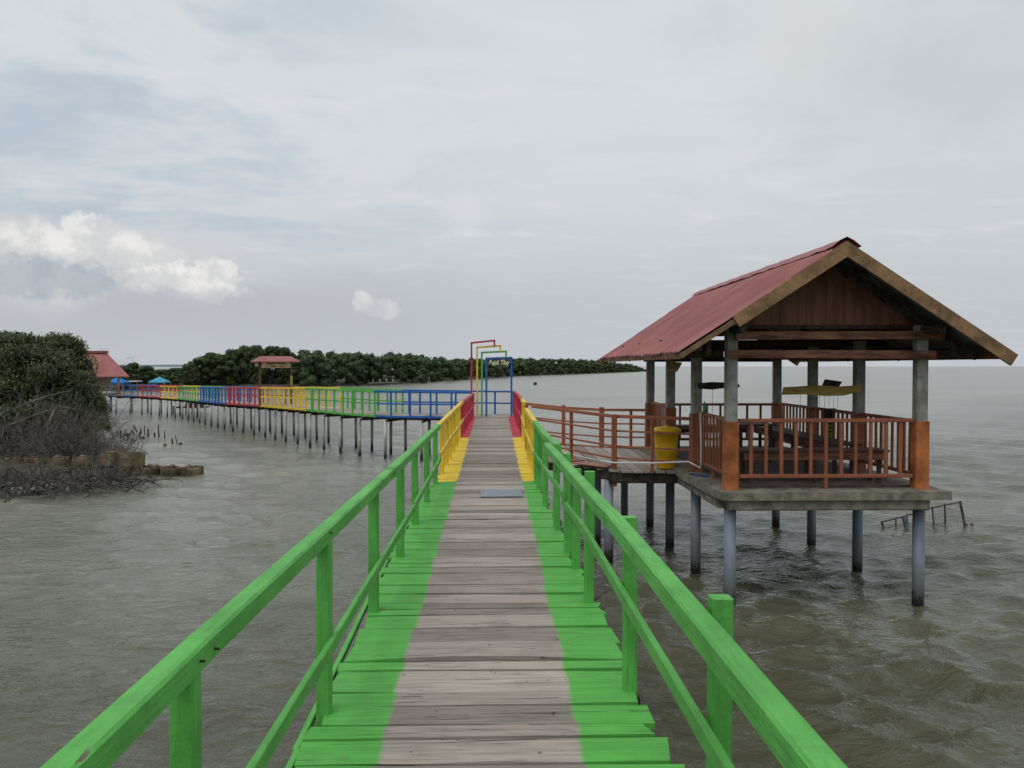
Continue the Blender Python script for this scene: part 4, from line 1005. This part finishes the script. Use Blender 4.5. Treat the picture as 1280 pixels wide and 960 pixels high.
# tangled bare twigs
def tangle(name, base, n, L, spread, mat=M_twig, r0=.012, up=.8, seed=0, flat=False, kids=3):
    r = np.random.default_rng(seed); mb = MB()
    def grow(p, d, L, rad, lev):
        pts = [p]; q = Vector(p)
        for k in range(4):
            d = (d + Vector(r.normal(size=3)) * .28).normalized(); d.z -= .03 * k * (1.5 - up); q = q + d * L / 4; pts.append(q.copy())
        mb.tube(pts, [rad * (1 - .18 * i) for i in range(5)], 4 if rad > .008 else 3, False)
        if lev > 0:
            for c in range(kids):
                i = int(r.integers(1, 5)); nd = (d + Vector(r.normal(size=3)) * .75).normalized(); grow(pts[i], nd, L * r.uniform(.45, .7), rad * .55, lev - 1)
    for i in range(n):
        a = r.random() * 6.28; q = spread * math.sqrt(r.random()); b = Vector((base[0] + q * math.cos(a), base[1] + q * math.sin(a) * .6, base[2]))
        d = Vector((r.normal() * .6, r.normal() * .6, up * abs(r.normal()) + .1)).normalized()
        if flat: d = Vector((r.normal(), r.normal(), .12 * r.normal() + .05)).normalized()
        grow(b, d, L * r.uniform(.6, 1.2), r0 * r.uniform(.6, 1.4), 2)
    return mb.build(name, mat)
bs = [(30, 560, 2.0, 50, 'dense grey brush on the far left of the bank'), (85, 562, 1.7, 50, 'dense grey brush in the middle of the bank behind the rings'), (118, 575, 1.1, 34, 'fine grey brush directly behind the two tall rings'), (20, 588, 1.9, 40, 'grey leafless bush at the left edge above the rings'), (62, 585, 1.9, 40, 'grey leafless bush in the middle of the left bank'), (98, 583, 1.5, 34, 'grey leafless bush right of the middle bush on the left bank'), (118, 560, 1.1, 26, 'fine bare twigs reaching over the water at the tip of the left bank'), (75, 548, 3.0, 30, 'tall pale bare shrub in front of the green mangrove crowns'), (30, 552, 2.8, 26, 'tall bare shrub at far left in front of the mangroves'), (104, 540, 2.2, 24, 'bare shrub standing before the low mangrove beside the hut')]
for i, (px, py, D, top, lab) in enumerate(((84, 548, 24.0, 2.7, 'grey leafless shrub in front of the rounded mangrove top'), (104, 545, 24.4, 2.1, 'grey leafless shrub at the right end of the mangrove clump'), (48, 552, 23.6, 2.5, 'grey leafless shrub in the middle of the mangrove clump'), (10, 556, 23.2, 2.3, 'grey leafless shrub at the very left of the mangrove clump'))):
    p = UY(px, py, D); tag(tangle('bare_shrub', (p.x, p.y, .2), 26, (top - .2) * .62, .9, r0=.014, up=3.2, seed=150 + i, kids=4), lab, 'shrub', 'bare shrubs on the left bank')
for i, (px, py, L, n, lab) in enumerate(bs):
    p = U(px, py, 0); tag(tangle('bare_shrub', (p.x, p.y, .15), int(n * 1.1), L * .72, 1.7, r0=.013, seed=50 + i), lab, 'shrub', 'bare shrubs on the left bank')
# driftwood and debris heap
p = U(55, 612, 0); o = tangle('driftwood', (p.x, p.y, .20), 260, .9, 2.6, mat_rough('driftwood', (.10, .092, .080), .4, 6, .9, .4), .018, seed=80, flat=True, kids=2)
tag(o, 'tangled heap of dead branches along the muddy edge of the left bank', 'driftwood', kind='stuff')
p = U(118, 600, 0); tag(tangle('driftwood', (p.x, p.y, .2), 26, .8, .7, M_twig, .014, seed=81, flat=True, kids=2), 'small tangle of curved dead branches right in front of the culvert rings', 'driftwood')
r = np.random.default_rng(9); mb = MB()
for i in range(420):
    px = r.uniform(-20, 125); py = np.interp(px, [-20, 130], [618, 598]) + r.normal() * 8; p = U(px, py, .12)
    s_ = r.uniform(.02, .09); mb.box((p.x, p.y, .12 + r.random() * .2), (s_, s_ * r.uniform(.4, 1), s_ * r.uniform(.1, .5)), rz=r.random() * 6, rx=r.normal() * .6, ry=r.normal() * .6)
tag(mb.build('litter', mat_rough('litter_debris', (.15, .15, .145), .6, 4, .8, .3, dark=(.02, .02, .018))), 'broken shells, wood chips and rubbish strewn over the mud', 'litter', kind='stuff')
cl = [(U(px, py, 0).x, U(px, py, 0).y, .35 + r.random() * .25, r.uniform(.25, .5)) for px, py in zip(r.uniform(-30, 110, 30), r.uniform(562, 582, 30))]
o = obj('ground_weeds', crown_mesh('ground_weeds', cl, 9000, .05, r, M_grass, .5, .6)); tag(o, 'olive green low weeds under the bare shrubs', 'weeds', kind='stuff')
# a few long pale branches
for i, (pts, lab) in enumerate(((((20, 510, 24), (45, 500, 24), (62, 494, 24), (88, 488, 24)), 'long pale dead branch rising to the right across the mangroves'), (((0, 536, 23.5), (40, 520, 23.5), (75, 508, 23.8), (100, 512, 24)), 'pale dead branch sagging low across the left bank'), (((68, 512, 23.3), (60, 530, 23.2), (60, 548, 23.1), (72, 562, 23)), 'bent pale branch hanging down in the middle of the left bank'))):
    P = [UY(*q) for q in pts]; tag(MB().tube(P, [.025, .022, .016, .008], 6).build('dead_branch', mat_rough('pale_branch', (.20, .185, .155), .3, 5, .9, .4), None, True), lab, 'branch')

# culvert rings
def ring(px, pyb, pyt, wpx, lab, joint=False):
    p = U(px, pyb, 0); d = p.y; rad = wpx / 2000 * d; h = (pyb - pyt) / 1000 * d; cy = d + rad
    e = empty('concrete_ring', (p.x, cy, 0), random.random()); e.rotation_euler = (random.uniform(-.04, .04), random.uniform(-.05, .05), 0); tag(e, lab, 'concrete ring', 'mud filled concrete rings set in a row at the water edge')
    prof = [(rad * .98, -.35), (rad, h * .42), (rad * 1.012, h * .43), (rad * 1.012, h * .46), (rad, h * .47), (rad, h - .01), (rad * .985, h), (rad * .86, h), (rad * .85, h - .02), (rad * .84, h - .14)]
    if not joint: prof = [(rad * .98, -.35), (rad, h * .5), (rad, h - .01), (rad * .985, h), (rad * .86, h), (rad * .85, h - .02), (rad * .84, h - .14)]
    n = 32; o = MB().lathe((0, 0, 0), prof, n).build('ring', M_ring, None, True); o.parent = e
    jit = np.random.default_rng(int(px)); me = o.data
    for v in me.vertices:
        if v.co.z > h - .05: v.co.z -= abs(jit.normal()) * .012
    mb = MB(); nn = 10; vs = [(0, 0, h - .05)]; fs = []
    for i in range(1, 5):
        for k in range(14): a = 6.283 * k / 14; q = rad * .86 * i / 4; vs.append((q * math.cos(a), q * math.sin(a), h - .07 + jit.uniform(-.03, .03) * (i < 4)))
    for k in range(14): fs.append((0, 1 + k, 1 + (k + 1) % 14))
    for i in range(3):
        for k in range(14): a = 1 + i * 14; fs.append((a + k, a + 14 + k, a + 14 + (k + 1) % 14, a + (k + 1) % 14))
    mb.add(vs, fs)
    for k in range(4):
        q = rad * .5 * jit.random(); a = jit.random() * 6.28; s_ = jit.uniform(.03, .08); mb.lathe((q * math.cos(a), q * math.sin(a), h + .0), [(0, -s_ * .5), (s_, -s_ * .3), (s_ * 1.1, s_ * .2), (s_ * .5, s_ * .7), (0, s_ * .75)], 7, rz=jit.random())
    f_ = mb.build('rubble_fill', M_rubble); f_.parent = e
ring(159, 596.5, 567.5, 28.5, 'tall round concrete ring, the cleanest and tallest of the row', True)
ring(134, 594, 567, 24, 'tall concrete ring left of the tallest one, half hidden by twigs', True)
ring(184, 596, 584, 24.5, 'low rubble filled ring touching the tallest ring')
ring(208.5, 596.5, 585, 24.5, 'low broken ring second from the right end')
ring(235, 596.5, 585, 28, 'low ring at the right end of the row in the water')
ring(98, 593, 572, 24, 'ring behind the bare twigs left of the pair of tall rings')
ring(66, 593, 573, 25, 'ring half buried in the bank beneath the middle bare bush')
ring(38, 593, 573, 25, 'ring half buried in the bank second from the left edge')
ring(8, 593, 575, 25, 'ring at the left edge of the picture under the bare bush')

# ------------------------------------------------------------------ hut by the trees, canopies
hut = empty('stilt_hut', (UY(133, 441.5, 53.5).x, 53.5, 0)); tag(hut, 'hut with steep red roof on stilts at the shore end of the curved boardwalk', 'hut')
Yh = 53.5
e0 = UY(148.5, 471.5, Yh - 1.2); r0 = UY(133, 441.5, Yh); xl = UY(60, 470, Yh).x
mb = MB()
for sg_ in (-1, 1):
    vs = [Vector((xl - .8, Yh + sg_ * 1.6, e0.z)), Vector((e0.x, Yh + sg_ * 1.6, e0.z)), Vector((r0.x, Yh, r0.z)), Vector((xl, Yh, r0.z))]
    mb.add(vs + [v + Vector((0, 0, .05)) for v in vs], [(0, 1, 2, 3), (4, 7, 6, 5), (0, 4, 5, 1), (1, 5, 6, 2), (2, 6, 7, 3), (3, 7, 4, 0)])
for xe, xr in ((e0.x - .01, r0.x - .01), (xl - .79, xl + .01)): mb.add([(xe, Yh - 1.59, e0.z + .03), (xe, Yh + 1.59, e0.z + .03), (xr, Yh, r0.z + .03)], [(0, 1, 2)])
mb.build('roof', M_roof, hut)
MB().beam((xl - .1, Yh, r0.z + .08), (r0.x + .12, Yh, r0.z + .08), .3, .16).build('ridge_cap', M_roof, hut)
xr_ = UY(136, 480, Yh - 1.2).x
mb = MB(); mb.box(((xl + xr_) / 2, Yh, 1.12), (xr_ - xl + .3, 3.0, .12)); mb.build('floor_slab', M_slab, hut)
for x in (xr_, xr_ - 1.6, xr_ - 3.2):
    for yy in (Yh - 1.2, Yh + 1.2):
        MB().beam((x, yy, 1.1), (x, yy, e0.z + .1), .13, .13, up=(0, 1, 0)).build('column', M_conc, hut); MB().beam((x, yy, 1.15), (x, yy, 1.85), .18, .18, up=(0, 1, 0)).build('column_base', M_orange, hut)
for x in np.arange(xl + .3, xr_ + .1, .75):
    for yy in (Yh - 1.3, Yh + 1.3): MB().tube([(x, yy, -1), (x, yy, 1.06)], .06, 8).build('pile', M_pvc, hut, True)
MB().box(((xl + xr_) / 2 + .9, Yh + .9, 1.9), (1.8, .06, 1.1)).build('wall', M_cream, hut)

hut.rotation_euler.z = .43
def canopy(px0, px1, pyt, pyb, D, mat, lab):
    a = UY(px0, pyb, D); b = UY(px1, pyb, D); t_ = UY((px0 + px1) / 2, pyt, D); w = (b.x - a.x) / 2; cx = (a.x + b.x) / 2
    e = empty('canopy', (cx, D, .4)); tag(e, lab, 'canopy'); mb = MB(); z = a.z
    cs = [(cx - w, D - w, z), (cx + w, D - w, z), (cx + w, D + w, z), (cx - w, D + w, z)]
    mb.add(cs + [(cx, D, t_.z)] + [(x, y, z - .18) for x, y, z in cs], [(0, 1, 4), (1, 2, 4), (2, 3, 4), (3, 0, 4), (0, 5, 6, 1), (1, 6, 7, 2), (2, 7, 8, 3), (3, 8, 5, 0)]); mb.build('tarp', mat, e)
    for x, y, _ in cs: MB().tube([(x, y, .2), (x, y, z)], .04, 6).build('pole', M_conc, e)
canopy(137, 158, 471.3, 477.5, 99, M_tarpb, 'blue pointed canopy behind the far railing next to the red hut')
canopy(190, 209, 471, 476.8, 101, M_tarpt, 'turquoise pointed canopy in front of the trees right of the blue one')
aw = empty('shelter', tuple(UY(167, 476, 101))); tag(aw, 'low white flat roofed shelter between the blue and turquoise canopies', 'shelter')
a = UY(159, 476.5, 101); b = UY(174.5, 476.5, 101); MB().box(((a.x + b.x) / 2, 101, a.z), (b.x - a.x, 1.6, .12)).build('roof', M_white, aw)
for x in (a.x + .1, b.x - .1): MB().tube([(x, 100.5, .2), (x, 100.5, a.z - .06)], .05, 6).build('post', M_conc, aw)
MB().box(((a.x + b.x) / 2, 101.5, .95), (b.x - a.x - .4, .1, .8)).build('wall', M_darkwood, aw)

# ------------------------------------------------------------------ trees across the bay
farT = []
for v in range(4):
    r = np.random.default_rng(200 + v); cl = tree_clumps(5.0, 2.7, 46, r, .03); cl = [(x, y, z, q * .72) for x, y, z, q in cl]
    farT.append((crown_mesh('crown', cl, 7500, .13, r, M_leaf_far, .66), trunk_mesh('trunk', 5.0, 2.6, r, 4, rad=.14)))
prof = [(145, 460), (155, 455), (165, 452), (178, 454), (186, 458), (197, 461), (215, 460), (232, 456), (246, 449), (262, 439), (280, 442), (292, 436), (305, 431), (322, 430), (350, 432), (380, 437), (420, 439), (450, 441), (480, 440), (500, 441), (540, 444), (560, 448), (600, 447), (640, 447), (680, 448), (720, 449), (760, 451), (785, 455), (800, 460), (812, 464)]
def top_y(px): return float(np.interp(px, [q[0] for q in prof], [q[1] for q in prof]))
def base_y(px): return float(np.interp(px, [q[0] for q in farpts], [q[1] for q in farpts]))
ind = [(152, 4, 'low dark tree just right of the red hut roof'), (168, 7, 'round dark tree standing alone between the red hut and the turquoise canopy'), (183, 5, 'small tree filling the gap right of the lone round tree'), (202, 8, 'low tree directly behind the turquoise canopy'), (219, 6, 'low tree right of the turquoise canopy under the hazy hill'), (236, 5, 'middling tree where the treeline starts to climb'), (251, 4, 'tree on the left shoulder of the tall wood'), (264, 6, 'tall tree with separate rounded top left of the roofed sign'), (279, 4, 'tree in the dip between two tall tops left of the roofed sign'), (294, 5, 'tall tree right of the dip, left of the roofed sign'), (309, 6, 'tall tree whose top stands just left of the roofed sign'), (324, 5, 'tallest tree directly above the roofed sign'), (340, 5, 'tall tree behind the right half of the roofed sign'), (356, 6, 'tall tree just right of the roofed sign')]
for i, (px, dd, lab) in enumerate(ind):
    d = 3000 / (base_y(px) - 458) + dd; ty = top_y(px); z = 3 + (458 - ty) / 1000 * d; p = UY(px, 480, d); e = empty('mangrove_tree', (p.x, p.y, .2), i * 2.1)
    k_ = max(z - .2, 1.2) / 5.1; s_ = .85 if px > 240 else .62; s_ *= .9 + .2 * random.random(); tag(e, lab, 'tree', 'separate trees across the bay')
    c_, t_ = farT[i % 4]; obj('trunk', t_, e, sc=(s_, s_, k_)); obj('crown', c_, e, sc=(s_, s_, k_))
r = np.random.default_rng(77); Vs = []; Qs = []; Rn = []; Dp = []; off = 0
def stamp(clumps, n, size):
    global off
    V, Qd, rnd, dep = leaves(clumps, n, size, r, .8, .6); V2, Q2 = core(clumps, .8, .8)
    for Va, Qa, ra, da in ((V, Qd, rnd, dep), (V2, Q2, np.zeros(len(V2)), np.zeros(len(V2)))): Vs.append(Va); Qs.append(Qa + off); Rn.append(ra * .75 + .12); Dp.append(da); off += len(Va)
px = 146.0
while px < 814:
    b_ = base_y(px); d0 = 3000 / (b_ - 458)
    for row, (dd, n_) in enumerate(((1.5, 640), (7, 480), (15, 340))):
        if px < 365 and row < 1: continue
        d = d0 + dd + r.uniform(-1, 1); ty = top_y(px) + (r.uniform(-.8, 1.4) if row else 2.5 + r.uniform(0, 4) * 113 / d0); z = 3 + (458 - ty) / 1000 * d
        if px < 365: z -= 1.0 * 1.0
        p = UY(px + r.uniform(-3, 3) * 113 / d0, 480, d); z = max(z, 1.0); cl = []
        w = min(2.6, z * .6) * r.uniform(.8, 1.15)
        for q in range(13):
            rad = w * r.uniform(.24, .40); zz = rad * .5 + (z - rad * 1.2) * (q / 12) ** .75; cl.append((p.x + r.normal() * w * .55, p.y + r.normal() * w * .4, max(zz, .3), rad))
        stamp(cl, n_, .13 + .0006 * d)
    px += 2.2 / d0 * 1000 * (1 if px > 365 else 1.4)
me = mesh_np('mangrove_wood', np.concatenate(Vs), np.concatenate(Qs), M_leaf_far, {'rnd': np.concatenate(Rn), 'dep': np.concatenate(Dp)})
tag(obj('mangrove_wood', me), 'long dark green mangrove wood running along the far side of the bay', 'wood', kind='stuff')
print('wood quads', len(me.polygons))
# jetty stubs in front of the wood
jt = empty('jetty', tuple(U(481, 480, 0))); tag(jt, 'tiny pale jetty at the foot of the far mangrove wood', 'jetty')
a = U(466, 481.3, 0); b = U(498, 480.3, 0); mb = MB(); mb.beam((a.x, a.y - 3, .35), (b.x, b.y - 3, .35), 1.0, .12); mb.build('deck', M_pile, jt)
for i in range(9):
    f = i / 8; q = a.lerp(b, f); MB().tube([(q.x, q.y - 3.4, -.5), (q.x, q.y - 3.4, .5 + .5 * (i % 2))], .10, 5).build('post', M_pile, jt)

# bare sapling behind the hut roof
p = U(128, 512, 0); tag(tangle('bare_shrub', (UY(128, 470, 60).x, 60, 2.4), 9, 2.0, .9, M_twig, .02, up=1.6, seed=90, kids=3), 'thin bare treetop showing above the red hut roof', 'shrub')

# ------------------------------------------------------------------ render settings
scene.render.engine = 'CYCLES'; scene.cycles.use_denoising = True
scene.view_settings.view_transform = 'Standard'; scene.view_settings.look = 'None'; scene.view_settings.exposure = 0
scene.render.resolution_x = 1024; scene.render.resolution_y = 768
